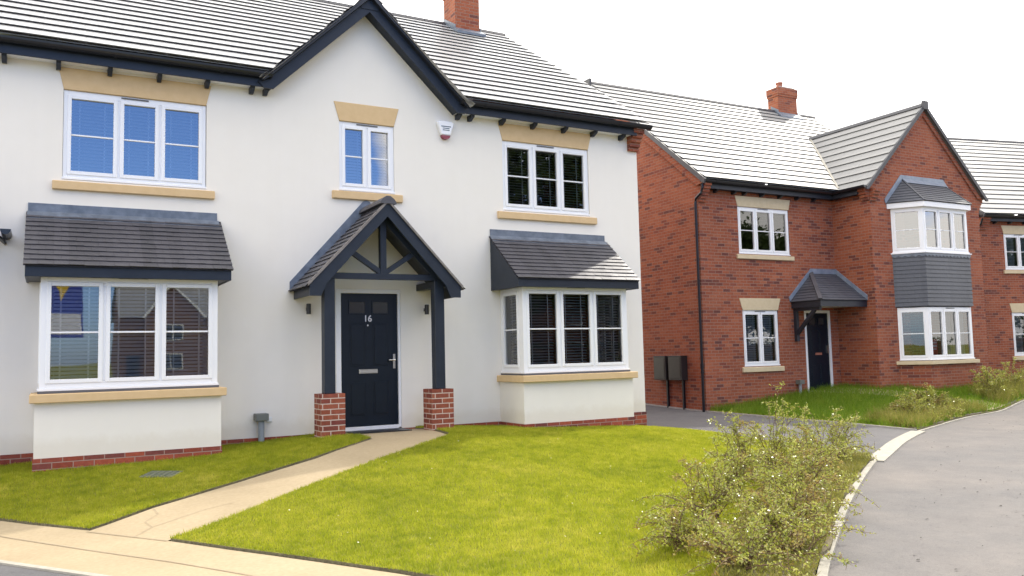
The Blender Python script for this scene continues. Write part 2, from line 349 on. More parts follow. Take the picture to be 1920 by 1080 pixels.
# ------------------------------------------------------------------ roofs of tiles
def tiles(mb, O, e, s, Lg, xa, xb, gauge, w, lip, cav, jit=.0015, edge=0, skew=0, top=.27):
    O, e, s = Vector(O), Vector(e).normalized(), Vector(s).normalized(); n = e.cross(s)
    if n.z < 0: n = -n
    nc = int(math.ceil(Lg/gauge-.05)); P = lambda t, x, h: O+e*x+s*t+n*h
    for k in range(nc):
        t0 = k*gauge; t1 = min(Lg, t0+gauge)
        a0, a1, b0, b1 = xa(t0), xa(t1), xb(t0), xb(t1); lo, hi = max(a0, a1), min(b0, b1)
        cuts = []
        x = math.floor(lo/w)*w+(w/2 if k % 2 else 0)
        while x < hi-.3*w:
            if x > lo+.3*w: cuts.append(x)
            x += w
        xs0 = [a0]+cuts+[b0]; xs1 = [a1]+cuts+[b1]
        if b0-a0 < .02 and b1-a1 < .02: continue
        for i in range(len(xs0)-1):
            h = cav+lip+random.uniform(-jit, jit); dt = random.uniform(-edge, edge); h2 = .003; g = .0012
            l0, r0, l1, r1 = xs0[i]+g, xs0[i+1]-g, xs1[i]+g, xs1[i+1]-g
            sk = random.uniform(-skew, skew)
            A, B, C, D = P(t0+dt, l0, h-sk), P(t0+dt, r0, h+sk), P(t1+.012, r1, h2+cav*top), P(t1+.012, l1, h2+cav*top)
            A2, B2 = P(t0+dt, l0, h-lip-sk), P(t0+dt, r0, h-lip+sk); A3, B3 = P(t0+.075*gauge/.33+.02, l0, -.002), P(t0+.075*gauge/.33+.02, r0, -.002)
            mb.face(A, B, C, D); mb.face(A2, B2, B, A); mb.face(A3, B3, B2, A2)
    mb.face(P(0, xa(0), -.008), P(0, xb(0), -.008), P(Lg, xb(Lg), -.008), P(Lg, xa(Lg), -.008))

# ------------------------------------------------------------------ walls with openings
def wall(mb, x0, x1, z0, z1, ops, y, depth=.16, ins=1):
    xs = sorted({x0, x1, *[v for o in ops for v in o[:2]]}); zs = sorted({z0, z1, *[v for o in ops for v in o[2:]]})
    for i in range(len(xs)-1):
        for j in range(len(zs)-1):
            cx, cz = (xs[i]+xs[i+1])/2, (zs[j]+zs[j+1])/2
            if any(o[0] < cx < o[1] and o[2] < cz < o[3] for o in ops): continue
            mb.face((xs[i], y, zs[j]), (xs[i+1], y, zs[j]), (xs[i+1], y, zs[j+1]), (xs[i], y, zs[j+1]))
    for a, b, c, d in ops:
        Y = y+depth*ins
        mb.face((a, y, c), (a, y, d), (a, Y, d), (a, Y, c)); mb.face((b, y, d), (b, y, c), (b, Y, c), (b, Y, d))
        mb.face((a, y, d), (b, y, d), (b, Y, d), (a, Y, d)); mb.face((b, y, c), (a, y, c), (a, Y, c), (b, Y, c))

# ------------------------------------------------------------------ windows
def win(par, O, w, h, n, rot=0, widths=None, sill=None, lintel=None, blind=None, name='window', stone='stone', vent=True, bar=.5, fr=.055, vpos=None, curtain=False, left_post=0, glass='glass'):
    """O = outer bottom-left corner on the frame face; rot 0 faces -y, -90 faces -x."""
    T = Matrix.Translation(O) @ Matrix.Rotation(R(rot), 4, 'Z')
    f = MB(T); D = .07
    ws = widths or [1]*n; tot = sum(ws); mu = .05
    inner = w-2*fr-(n-1)*mu-left_post; xs = []; x = fr+left_post
    f.box(0, fr+left_post, 0, D, .03, h); f.box(w-fr, w, 0, D, .03, h)
    f.box(fr+left_post, w-fr, 0, D, h-fr*1.25, h); f.box(fr+left_post, w-fr, 0, D, .03, .03+fr*.9); f.box(-.012, w+.012, -.022, D, 0, .03)
    for i in range(n):
        wi = inner*ws[i]/tot; xs.append((x, x+wi)); x += wi
        if i < n-1: f.box(x, x+mu, .004, D, .03+fr*.9, h-fr*1.25); x += mu
    fo = f.build(name, M['upvc'], par, bevel=.004)
    z0, z1 = .03+fr*.9, h-fr*1.25; sb = .048; pn = MB(T)
    for a, b in xs:
        s = MB(T); a2, b2 = a-.008, b+.008; y0, y1 = -.012, .05; zz0, zz1 = z0-.008, z1+.008
        s.box(a2, a2+sb, y0, y1, zz0, zz1); s.box(b2-sb, b2, y0, y1, zz0, zz1); s.box(a2+sb, b2-sb, y0, y1, zz0, zz0+sb); s.box(a2+sb, b2-sb, y0, y1, zz1-sb, zz1)
        zb = zz0+sb+(zz1-zz0-2*sb)*bar; s.box(a2+sb, b2-sb, .012, .04, zb-.011, zb+.011)
        s.build('sash', M['upvc'], fo, bevel=.004)
        pn.face((a2+sb, .026, zz0+sb), (b2-sb, .026, zz0+sb), (b2-sb, .026, zz1-sb), (a2+sb, .026, zz1-sb))
    pn.build('pane', M[glass], fo)
    if vent:
        c = w*.5 if vpos is None else vpos
        MB(T).box(c-.17, c+.17, -.014, 0, h-.035, h-.018).build('trickle_vent', M['vent'], fo)
    if blind:
        m = MB(T); ang = {'open': R(24), 'half': R(42), 'closed': R(66)}[blind]; k = 0; z = z0+.02
        while z < z1-.05:
            dy, dz = .025*math.cos(ang), .025*math.sin(ang); r_ = random.uniform(-.0015, .0015)
            for a, b in xs:
                m.face((a+.03, .14-dy, z-dz+r_), (b-.03, .14-dy, z-dz-r_), (b-.03, .14+dy, z+dz-r_), (a+.03, .14+dy, z+dz+r_))
            z += .046
        for a, b in xs:
            m.box(a+.02, b-.02, .115, .165, z1-.045, z1)
            for q in (.24, .76): xx = a+(b-a)*q; m.box(xx-.009, xx+.009, .107, .112, z0, z1-.045)
        m.build('blind', M['blind' if blind != 'open' else 'blind_dark'], fo)
    if curtain:
        m = MB(T)
        for sgn, xa_, xb_ in ((1, fr, fr+.28), (1, w*.52, w-fr)):
            q = 22; prev = None
            for i in range(q+1):
                xx = xa_+(xb_-xa_)*i/q; yy = .2+.025*math.sin(i*2.1)+.01*math.sin(i*5)
                if prev: m.face((prev[0], prev[1], z0), (xx, yy, z0), (xx, yy, z1), (prev[0], prev[1], z1))
                prev = (xx, yy)
        m.build('curtain', M['curtain'], fo, smooth=True)
    if sill:   # (overhang each side, height, projection, gap)
        ov, sh, pj, gap = sill
        MB(T).prism([(-pj, -gap-sh), (.02, -gap-sh), (.02, -gap), (-pj, -gap-.012)], -ov, w+ov, 'x').build('sill', M[stone], fo, bevel=.008)
    if lintel:  # (bottom overhang, top overhang, height, proud)
        a, b, lh, pr = lintel
        MB(T).prism([(-a, h+.002), (w+a, h+.002), (w+b, h+.002+lh), (-b, h+.002+lh)], -pr, .03, 'y').build('lintel', M[stone], fo, bevel=.006)
    return fo

def gutter(par, p0, p1, outd, r=.062, name='gutter'):
    """half-round gutter from p0 to p1 (centre of its top), outd = outward horizontal unit"""
    p0, p1, o = Vector(p0), Vector(p1), Vector(outd); m = MB(); K = 8
    def ring(p, rr): return [m.vert(p+o*(-rr*math.cos(math.pi*k/K))+Vector((0, 0, -rr*1.15*math.sin(math.pi*k/K)))) for k in range(K+1)]
    A, B, a, b = ring(p0, r), ring(p1, r), ring(p0, r-.006), ring(p1, r-.006)
    for k in range(K):
        m.f += [[A[k], A[k+1], B[k+1], B[k]], [a[k+1], a[k], b[k], b[k+1]]]
    m.f += [[A[0], B[0], b[0], a[0]], [A[K], a[K], b[K], B[K]], A[::-1], B]
    d = (p1-p0).normalized(); Lh = (p1-p0).length; x = .45
    m.mi = [0]*len(m.f)
    while x < Lh:                       # union brackets
        c = p0+d*x; q = [c+o*(-(r+.008)*math.cos(math.pi*k/K))+Vector((0, 0, -(r+.008)*1.15*math.sin(math.pi*k/K))) for k in range(K+1)]
        for k in range(K): m.face(q[k]-d*.02, q[k+1]-d*.02, q[k+1]+d*.02, q[k]+d*.02)
        x += 1.35
    return m.build(name, M['gutter'], par, smooth=False)

def kneeler(par, x0, x1, y, z, steps=4, mat_='brick', name='kneeler'):
    m = MB()
    for i in range(steps):
        p = .045*(i+1)+.01
        m.box(x0-.001*i, x1+.001*i, y-p, y+.02, z-.075*(steps-i)+.001, z-.075*(steps-i-1))
    return m.build(name, M[mat_], par)

def chimney(par, x0, x1, y0, y1, zr, zt, n_pots, mat_='brick', flash='lead'):
    c = MB().box(x0, x1, y0, y1, zr-1.2, zt-.30)
    c.box(x0-.02, x1+.02, y0-.02, y1+.02, zt-.30, zt-.225); c.box(x0-.032, x1+.032, y0-.032, y1+.032, zt-.225, zt-.0)
    co = c.build('chimney', M[mat_], par)
    MB().prism([(x0-.01, zt), (x1+.01, zt), (x1-.12, zt+.05), (x0+.12, zt+.05)], y0, y1, 'y').build('flaunching', M['mortar'], co)
    for i in range(n_pots):
        px = x0+(x1-x0)*(i+.5)/n_pots if n_pots > 1 else x0+(x1-x0)*.38
        py = (y0+y1)/2
        MB().tube([(px, py, zt+.02), (px, py, zt+.05), (px, py, zt+.19), (px, py, zt+.20), (px, py, zt+.25)], [.12, .11, .10, .12, .12], 16).build('chimney_pot', M['pot'], co, smooth=False)
    return co

# ================================================================== SETTING
gm = MB()
xs = np.concatenate([np.linspace(-900, -60, 12), np.linspace(-50, 60, 56), np.linspace(75, 900, 12)])
ys = np.concatenate([np.linspace(-900, -60, 12), np.linspace(-50, 40, 46), np.linspace(55, 900, 12)])
GX, GY = np.meshgrid(xs, ys); GZ = gz(GX, GY)-.12
gm.v = list(zip(GX.ravel().tolist(), GY.ravel().tolist(), GZ.ravel().tolist())); W_ = len(xs)
gm.f = [[j*W_+i, j*W_+i+1, (j+1)*W_+i+1, (j+1)*W_+i] for j in range(len(ys)-1) for i in range(len(xs)-1)]; gm.mi = [0]*len(gm.f)
tag(gm.build('ground', M['turf']), 'grassy ground reaching the horizon', kind='structure')

KERB = [(-2.2, -10.4), (-.6, -9.15), (.72, -8.07), (1.52, -7.48), (3.13, -6.31), (4.73, -5.24), (5.79, -4.57), (6.83, -3.98), (7.85, -3.38), (8.85, -2.86), (9.75, -2.42), (10.7, -2.04), (12.8, -1.24), (15.6, -.42), (19, .2), (26, .6)]
tag(sheet('road', [(-30, -34), (45, -34), (45, 1.5), (26, .6), (19, .2), (15.6, -.42), (12.8, -1.24), (10.7, -2.04), (8.85, -2.86), (6.83, -3.98), (5.79, -4.57), (4.73, -5.24), (3.13, -6.31), (1.52, -7.48), (.72, -8.07), (-.6, -9.15), (-2.2, -10.4), (-2.8, -10.9), (-1.55, -8.2), (-3.69, -5.0), (-4.31, -4.05), (-5.4, -2.3), (-8, -1.6), (-30, -1.6)], -.004, M['road'], 1.0), 'pale grey asphalt of the shared road and footway', kind='structure')
tag(sheet('carriageway', [(-30, -34), (-6, -34), (-3.1, -9.5), (-3.28, -5.78), (-3.76, -5.0), (-4.38, -4.05), (-5.4, -2.36), (-8, -1.68), (-30, -1.68)], .002, M['drive'], 1.0), 'dark asphalt carriageway at the bottom left corner', kind='structure')
tag(sheet('driveway', [(6.15, 12), (6.2, .9), (6.22, -.35), (6.1, -2.3), (6.22, -2.75), (6.15, -4.3), (6.83, -3.93), (7.85, -3.33), (8.85, -2.81), (9.8, -2.35), (9.8, -1.1), (9.72, .3), (9.78, 3.15), (9.8, 12)], .0, M['drive'], .5), 'grey asphalt driveway between the two houses', kind='structure')
tag(sheet('footpath', [(-8, -.6), (-5.2, -1.2), (-4.39, -2.35), (-3.88, -3.02), (-3.63, -3.36), (-3.06, -4.25), (-2.65, -4.94), (-1.73, -6.39), (-.75, -8.15), (-.55, -9.1), (-2.2, -10.4), (-2.8, -10.9), (-3.2, -5.78), (-3.69, -5.0), (-4.31, -4.05), (-5.4, -2.3), (-8, -1.6)], .004, M['buff'], .4), 'buff coloured footpath along the front lawns', kind='structure')
tag(sheet('garden_path', [(-.3, .02), (1.0, .02), (.97, -.75), (.93, -1.46), (.04, -2.18), (-.92, -2.8), (-1.72, -3.31), (-2.43, -3.8), (-3.06, -4.25), (-3.63, -3.36), (-3.48, -3.25), (-3.04, -2.92), (-2.13, -2.52), (-1.12, -2.04), (-.45, -1.55), (-.12, -1.25), (-.16, -1.0), (-.3, -.8)], .002, M['buff'], .3), 'buff paved path leading up to the front door', kind='structure')
sm = MB()
def ribbon(mb, pts, w, off, h=.0):
    P = [Vector(p).to_3d() for p in pts]; rows = []
    for i, p in enumerate(P):
        d = (P[min(i+1, len(P)-1)]-P[max(i-1, 0)]).normalized(); s = Vector((-d.y, d.x, 0)); z = g1(p.x, p.y)+off
        rows.append([p+s*(-w/2)+Vector((0, 0, z-h)), p+s*(-w/2)+Vector((0, 0, z)), p+s*(w/2)+Vector((0, 0, z)), p+s*(w/2)+Vector((0, 0, z-h))])
    for a, b in zip(rows, rows[1:]):
        for k in range(3 if h else 1):
            kk = k if h else 1
            mb.face(a[kk], b[kk], b[kk+1], a[kk+1])
    mb.face(*rows[0]) if h else None; mb.face(*rows[-1][::-1]) if h else None
    return mb
def dens(pts, st=.35):
    o = []
    for a, b in zip(pts, pts[1:]):
        n = max(1, int(math.hypot(b[0]-a[0], b[1]-a[1])/st))
        o += [(a[0]+(b[0]-a[0])*i/n, a[1]+(b[1]-a[1])*i/n) for i in range(n)]
    return o+[pts[-1]]
ribbon(sm, dens([(-5.2, -1.85), (-4.36, -3.0), (-4.0, -3.58), (-3.51, -4.38), (-3.12, -5.0), (-2.2, -6.6), (-1.5, -8.5)]), .012, .010)
ribbon(sm, dens([(-3.66, -3.39), (-3.06, -4.27)]), .012, .011)
ribbon(sm, dens([(-3.30, -3.92), (-3.12, -3.66), (-2.86, -3.50), (-2.60, -3.36), (-2.32, -3.30)], .15), .006, .009)
ribbon(sm, dens([(-3.12, -3.66), (-3.16, -3.42), (-3.02, -3.20), (-3.04, -2.95)], .15), .005, .009)
tag(sm.build('footpath_joints', M['seam']), 'thin dark joint lines in the buff footpath', kind='structure')
def smooth_line(pts, it=2):
    for _ in range(it):
        o = [pts[0]]
        for a, b in zip(pts, pts[1:]): o += [(.75*a[0]+.25*b[0], .75*a[1]+.25*b[1]), (.25*a[0]+.75*b[0], .25*a[1]+.75*b[1])]
        pts = o+[pts[-1]]
    return pts
K1 = smooth_line(KERB[:7]); K2 = smooth_line(KERB[6:11]); K3 = smooth_line(KERB[10:])
tag(ribbon(MB(), dens(K1), .07, .025, .12).build('edging_kerb', M['kerb']), 'narrow pale kerb edging beside the near shrub bed', kind='structure')
tag(ribbon(MB(), dens(K2), .24, .014, .12).build('dropped_kerb', M['kerb']), 'wide cream flush kerb across the driveway mouth', kind='structure')
tag(ribbon(MB(), dens(K3), .055, .015, .12).build('far_edging', M['kerb']), 'narrow pale edging along the far planting bed', kind='structure')
tag(ribbon(MB(), dens([(9.83, 12), (9.82, 3.2), (9.76, .3), (9.84, -1.1), (9.86, -2.3)]), .05, .03, .12).build('driveway_edging', M['edging']), 'thin concrete edging between driveway and uncut grass', kind='structure')
tag(ribbon(MB(), dens([(-8, -1.62), (-5.4, -2.3), (-4.31, -4.05), (-3.69, -5.0), (-3.2, -5.78), (-2.7, -7.2), (-2.6, -9)]), .06, .012, .1).build('path_edging', M['kerb']), 'pale edging between buff footpath and road', kind='structure')

LAWN_L = [(-5.1, .02), (-.88, .02), (-.3, .02), (-.33, -.78), (-.18, -.98), (-.14, -1.25), (-.48, -1.58), (-1.14, -2.01), (-2.13, -2.49), (-3.04, -2.89), (-3.48, -3.22), (-3.63, -3.33), (-3.87, -2.99), (-4.37, -2.33), (-5.1, -1.35)]
LAWN_R = [(1.0, .02), (5.55, .02), (6.1, .6), (6.17, -.35), (6.05, -2.3), (6.17, -2.75), (6.1, -4.25), (5.75, -4.53), (4.70, -5.20), (3.10, -6.27), (1.49, -7.44), (.69, -8.03), (-.6, -9.1), (-.72, -8.1), (-1.70, -6.37), (-2.62, -4.92), (-3.03, -4.24), (-2.43, -3.83), (-1.72, -3.34), (-.92, -2.83), (.04, -2.21), (.92, -1.49), (.99, -1.3)]
LAWN_B = [(9.9, 3.4), (9.86, 3.0), (9.80, .3), (9.88, -1.1), (9.9, -2.3), (10.7, -2.0), (12.8, -1.19), (15.2, -.5), (19, .25), (26, .65), (26, 5), (9.9, 5)]
tag(sheet('left_lawn', LAWN_L, .018, M['turf'], .3, .05, M['soil'], .012), 'shaded front lawn left of the path', kind='structure')
tag(sheet('right_lawn', LAWN_R, .018, M['turf'], .3, .05, M['soil'], .012), 'sunlit front lawn right of the path', kind='structure')
tag(sheet('far_lawn', LAWN_B, .03, M['turf'], .5, .07, M['soil'], .01), 'uncut lawn in front of the brick house', kind='structure')
BED = [(6.02, -4.30), (5.72, -4.58), (4.70, -5.22), (3.10, -6.29), (1.49, -7.46), (.69, -8.05), (-.45, -9.0), (-.1, -7.9), (.6, -7.2), (1.5, -6.5), (2.7, -5.55), (3.9, -4.7), (4.9, -3.9), (5.6, -3.75)]
tag(sheet('planting_bed', BED, .05, M['soil'], .3, .05, M['soil'], .05), 'bare soil of the planting bed along the near kerb', kind='structure')
BED2 = [(9.92, -2.26), (10.7, -1.98), (12.8, -1.17), (14.8, -.6), (14.3, .15), (12.4, -.35), (11.2, -.7), (10.1, -1.0)]
tag(sheet('stony_bed', BED2, .05, M['mulch'], .3, .05, M['soil'], .05), 'stony planting bed in front of the brick house', kind='structure')
BED3 = [(15.9, -.3), (19, .3), (26, .7), (26, 1.9), (19, 1.4), (16.2, .7)]
tag(sheet('far_bed', BED3, .05, M['mulch'], .4, .05, M['soil'], .05), 'far planting bed beyond the buff path', kind='structure')
tag(sheet('brick_house_path', [(13.2, 3.1), (14.2, 3.1), (14.3, 2.2), (15.0, 1.0), (15.9, .2), (16.0, -.3), (14.8, -.58), (14.7, .1), (13.9, 1.3), (13.3, 2.3)], .056, M['buff'], .4), 'buff path through the uncut grass to the brick house', kind='structure')

# ------------------------------------------------------------------ grass blades
def blades(name, poly, n, h0, h1, w, material, off=.03, seed=1, lean=.5, excl=(), tri=True, keep=None):
    r = np.random.RandomState(seed); P = np.array(poly); lo, hi = P.min(0), P.max(0); pts = []
    tot = 0
    while tot < n:
        q = r.uniform(lo, hi, (n, 2)); k = inpoly(q[:, 0], q[:, 1], poly)
        for e in excl: k &= ~inpoly(q[:, 0], q[:, 1], e)
        if keep is not None: k &= keep(q, r)
        pts.append(q[k]); tot += k.sum()
    q = np.concatenate(pts)[:n]; z = gz(q[:, 0], q[:, 1])+off
    a = r.uniform(0, 2*np.pi, n); h = r.uniform(h0, h1, n)*(.75+.5*r.rand(n)); la = r.uniform(0, 2*np.pi, n); ll = h*lean*r.rand(n)
    dx, dy = np.cos(a)*w/2*(.7+.6*r.rand(n)), np.sin(a)*w/2
    V = np.empty((n, 3, 3)); V[:, 0] = np.c_[q[:, 0]-dx, q[:, 1]-dy, z]; V[:, 1] = np.c_[q[:, 0]+dx, q[:, 1]+dy, z]
    V[:, 2] = np.c_[q[:, 0]+np.cos(la)*ll, q[:, 1]+np.sin(la)*ll, z+h]
    me = bpy.data.meshes.new(name); me.vertices.add(3*n); me.vertices.foreach_set('co', V.ravel()); me.loops.add(3*n); me.loops.foreach_set('vertex_index', np.arange(3*n, dtype=np.int32))
    me.polygons.add(n); me.polygons.foreach_set('loop_start', np.arange(0, 3*n, 3, dtype=np.int32)); me.polygons.foreach_set('loop_total', np.full(n, 3, np.int32))
    me.update(); me.validate(); me.materials.append(material)
    o = bpy.data.objects.new(name, me); COL.objects.link(o); return o
BAYL = [(-4.14, .1), (-4.14, -.81), (-1.99, -.81), (-1.99, .1)]; BAYR = [(2.51, .1), (2.51, -.81), (4.65, -.81), (4.65, .1)]
PL = [(-.82, -.85), (-.34, -.85), (-.34, -.3), (-.82, -.3)]; PR = [(.82, -.85), (1.34, -.85), (1.34, -.3), (.82, -.3)]
tag(blades('left_lawn_grass', LAWN_L, 95000, .022, .045, .007, M['grass'], .014, 1, .9, (BAYL, PL, [(-3.08, -1.62), (-2.74, -1.87), (-2.56, -1.62), (-2.90, -1.37)])), 'short mown grass in the shade of the white house', 'grass', kind='stuff')
tag(blades('right_lawn_grass', LAWN_R, 330000, .022, .045, .007, M['grass'], .014, 2, .9, (BAYR, PR, BED)), 'short mown grass of the sunlit front lawn', 'grass', kind='stuff')
tag(blades('uncut_grass', LAWN_B, 120000, .06, .19, .010, M['grass_tall'], .03, 3, .8), 'long uncut green grass in front of the brick house', 'grass', kind='stuff')
tag(blades('verge_weeds', BED2+[], 9000, .05, .28, .014, M['weed'], .05, 14, 1.1), 'straggly weeds over the stony bed', 'weeds', kind='stuff')
tag(blades('far_verge_weeds', BED3, 14000, .06, .38, .016, M['weed'], .05, 15, 1.1), 'straggly weeds in the far bed beyond the buff path', 'weeds', kind='stuff')
tag(blades('bed_weeds', BED, 16000, .02, .07, .012, M['weed'], .05, 4, 1.4), 'weeds and moss growing in the near planting bed', 'weeds', kind='stuff')

def flecks(name, pts, s0, s1, material, off, seed):
    r = np.random.RandomState(seed); mb = MB()
    for x, y in pts:
        z = g1(x, y)+off; s_ = r.uniform(s0, s1); a = r.uniform(0, 6.28); k = 5
        mb.face(*[(x+math.cos(a+6.283*i/k)*s_*(.6+.4*r.rand()), y+math.sin(a+6.283*i/k)*s_*(.6+.4*r.rand()), z+r.uniform(0, .008)) for i in range(k)])
    return mb.build(name, material)
rf_ = np.random.RandomState(21)
def scatter(poly, n):
    P = np.array(poly); q = rf_.uniform(P.min(0), P.max(0), (n*4, 2)); return q[inpoly(q[:, 0], q[:, 1], poly)][:n].tolist()
M['pale_leaf'] = mat('pale_clover', (.62, .60, .45), .7); M['grit'] = mat('grit', (.05, .045, .04), .9)
tag(flecks('lawn_clover', scatter(LAWN_R, 80)+scatter(LAWN_L, 14), .006, .014, M['pale_leaf'], .05, 3), 'scattered pale clover heads in the front lawn', 'clover', kind='stuff')
tag(flecks('road_grit', scatter([(-1, -10), (8, -3.6), (16, -.7), (16, -3), (8, -7), (2, -10.5)], 260), .006, .022, M['grit'], .004, 4), 'dark grit and leaf litter lying on the pale asphalt', 'grit', kind='stuff')

# ================================================================== WHITE HOUSE
A = empty('white_house', (0, 0, -.1)); A.location = (0, 0, 0)
tag(A, 'white rendered house with dark door numbered 16, timber porch and tan stone lintels', 'house')
XL, XR = -4.98, 5.5; CX = .26
ops = [(-3.88, -2.09, 3.49, 4.70), (-.165, .725, 3.62, 4.71), (2.665, 4.415, 3.49, 4.70), (-.235, .795, -.02, 2.12), (-4.05, -2.07, .8, 2.15), (2.6, 4.56, .8, 2.15)]
w = MB(); wall(w, XL, XR, -.02, 5.02, ops, 0)
w.face((CX-1.49, 0, 5.02), (CX+1.49, 0, 5.02), (CX, 0, 6.52))
w.face((XL, 0, -.02), (XL, 0, 5.02), (XL, 10.4, 5.02), (XL, 10.4, -.02)); w.face((XL, 0, 5.02), (XL, 5.2, 8.7), (XL, 10.4, 5.02))
w.face((XL, 10.4, -.02), (XL, 10.4, 5.02), (XR, 10.4, 5.02), (XR, 10.4, -.02))
w.build('front_wall', M['render'], A)
w = MB(); w.box(XR-.1, XR, .003, 10.4, -.6, 5.1); w.face((XR, .0, 5.1), (XR, 10.4, 5.1), (XR, 5.2, 8.72)); w.build('gable_wall', M['brick'], A)
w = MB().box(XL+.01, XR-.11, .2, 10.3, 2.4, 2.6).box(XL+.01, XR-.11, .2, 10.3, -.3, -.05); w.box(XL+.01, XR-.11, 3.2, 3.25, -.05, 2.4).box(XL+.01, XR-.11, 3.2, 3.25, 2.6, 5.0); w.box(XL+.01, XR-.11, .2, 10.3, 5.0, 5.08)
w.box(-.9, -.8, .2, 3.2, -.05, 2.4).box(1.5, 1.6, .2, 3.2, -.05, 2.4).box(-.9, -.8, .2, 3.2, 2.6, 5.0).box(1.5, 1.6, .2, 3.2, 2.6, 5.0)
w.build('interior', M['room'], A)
for a_ in ((XL-.01, -4.14), (-1.99, -.24), (.8, 2.51)): MB().box(*a_, -.012, .1, -.9, -.023).build('plinth', M['brick_plinth'], A)
p = MB(); p.box(4.65, XR+.012, -.012, .12, -.9, -.023).box(XR-.05, XR+.012, .12, 10.4, -.9, -.023); p.build('plinth', M['brick_plinth'], A)
MB().box(-.235, .795, -.02, .2, -.3, -.02).build('doorstep', M['edging'], A)
# upper windows
LB = (.0, .065, .292, .018)
win(A, (-3.877, .018, 3.495), 1.78, 1.195, 3, widths=[1.12, .9, 1], sill=(.115, .125, .075, .02), lintel=(.0, .068, .292, .03), blind='half', vpos=.86, glass='glass_coated')
win(A, (-.163, .018, 3.625), .886, 1.075, 2, sill=(.12, .13, .075, .006), lintel=(.0, .085, .295, .03), blind='closed', vpos=.45, glass='glass_coated')
win(A, (2.668, .018, 3.495), 1.742, 1.195, 3, sill=(.125, .13, .075, .02), lintel=(.0, .08, .292, .03), blind='open', vpos=.86)
# soffit, fascia, gutters, rafter feet
def eave(par, x0, x1, y0=-.2, zf=5.0, ng='gutter'):
    MB().box(x0, x1, y0, .0, zf+.02, zf+.035).build('soffit', M['upvc'], par)
    MB().box(x0, x1, y0-.022, y0, zf, zf+.19).build('fascia', M['navy'], par, bevel=.003)
    gutter(par, (x0, y0-.095, zf+.19), (x1, y0-.095, zf+.19), (0, -1, 0))
eave(A, XL-.1, CX-1.50); eave(A, CX+1.50, XR-.14)
gutter(A, (XR-.14, -.295, 5.19), (XR+.12, -.295, 5.19), (0, -1, 0), .063)
for x in (-4.55, -3.944, -3.337, -2.723, -2.097, -1.483, -1.286, 1.819, 2.042, 2.63, 3.243, 3.87, 4.491, 5.114):
    MB().prism([(-.19, 5.018), (0.0, 5.018), (0.0, 4.935), (-.06, 4.93), (-.17, 4.975)], x-.028, x+.028, 'x').build('rafter_foot', M['navy'], A)
kneeler(A, XR-.21, XR+.015, -.003, 5.13, 5, 'brick')
# bargeboards of the cross gable
for s in (-1, 1):
    b = MB(); f = lambda x, z: (CX+s*x, z)
    zi, zo = 6.395, 6.60
    b.prism([f(0, zi), f(0, zo), f(1.56, zo-1.56*.955), f(1.68, zo-1.61*.955), f(1.60, 4.985), f(1.47, 4.985)], -.25, -.215, 'y')
    bo = b.build('bargeboard', M['navy'], A)
    # tile edge (verge) along the top
    MB().prism([f(0, zo+.003), f(0, zo+.075), f(1.50, zo+.075-1.50*.955), f(1.66, zo+.05-1.60*.955), f(1.62, zo+.003-1.60*.955), f(1.54, zo+.003-1.54*.955)], -.34, -.22, 'y').build('verge_trim', M['navy_dark'], A)
    MB().prism([f(0, zi+.03), f(0, zi+.045), f(1.49, zi+.045-1.49*.95), f(1.49, zi+.03-1.49*.95)], -.214, .0, 'y').build('gable_soffit', M['navy'], A)
MB().box(CX-.14, CX+.14, -.262, -.251, 6.43, 6.63).build('bargeboard_cap', M['navy'], A)
# main roof
SL = .65; cs = 1/math.hypot(1, SL); rt = MB(); LgA = (5.2+.36)/cs
s_up = (0, cs, SL*cs)
zE = 5.215
zg = 6.66; Lz = (zg-zE)/(SL*cs); Lz = (int(Lz/.345)+1)*.345
hwz = lambda t: max(.0, (zg-(zE+t*SL*cs))/.955-.02)
tiles(rt, (0, -.36, zE), (1, 0, 0), s_up, Lz, lambda t: XL-.1, lambda t: CX-hwz(t), .345, .33, .008, .033, .0008)
tiles(rt, (0, -.36, zE), (1, 0, 0), s_up, Lz, lambda t: CX+hwz(t), lambda t: XR+.1, .345, .33, .008, .033, .0008)
tiles(rt, (0, -.36+Lz*cs, zE+Lz*SL*cs), (1, 0, 0), s_up, LgA-Lz, lambda t: XL-.1, lambda t: XR+.1, .345, .33, .008, .033, .0008)
rt.face((XL-.1, 5.2, zE+5.56*SL), (XR+.1, 5.2, zE+5.56*SL), (XR+.1, 10.8, zE-.1), (XL-.1, 10.8, zE-.1))
roofA = rt.build('roof', M['slate'], A)
zR = zE+5.56*SL
rd = MB(); x = XL-.1
while x < XR+.05:
    rd.prism([(5.2-.13, zR-.05), (5.2-.09, zR+.02), (5.2, zR+.065), (5.2+.09, zR+.02), (5.2+.13, zR-.05)], x, min(x+.44, XR+.1), 'x'); x += .45
rd.build('ridge_tiles', M['ridge'], roofA)
# cross gable roof
zg = 6.66; Lc = 1.66/math.cos(math.atan(.955)); cg = math.cos(math.atan(.955)); sg = math.sin(math.atan(.955))
cr = MB()
for s in (-1, 1):
    xe = 1.66; ze = zg-1.66*.955
    yv = lambda t: (ze+t*sg-zE)/SL-.36+.12
    tiles(cr, (CX+s*xe, 0, ze), (0, 1, 0), (-s*cg, 0, sg), Lc, (lambda t: -.33), yv, .345, .33, .008, .033, .0008)
co = cr.build('gable_roof', M['slate'], A)
MB().prism([(CX-.12, zg-.06), (CX-.08, zg+.03), (CX, zg+.07), (CX+.08, zg+.03), (CX+.12, zg-.06)], -.34, 1.95, 'y').build('ridge_tiles', M['ridge'], co)
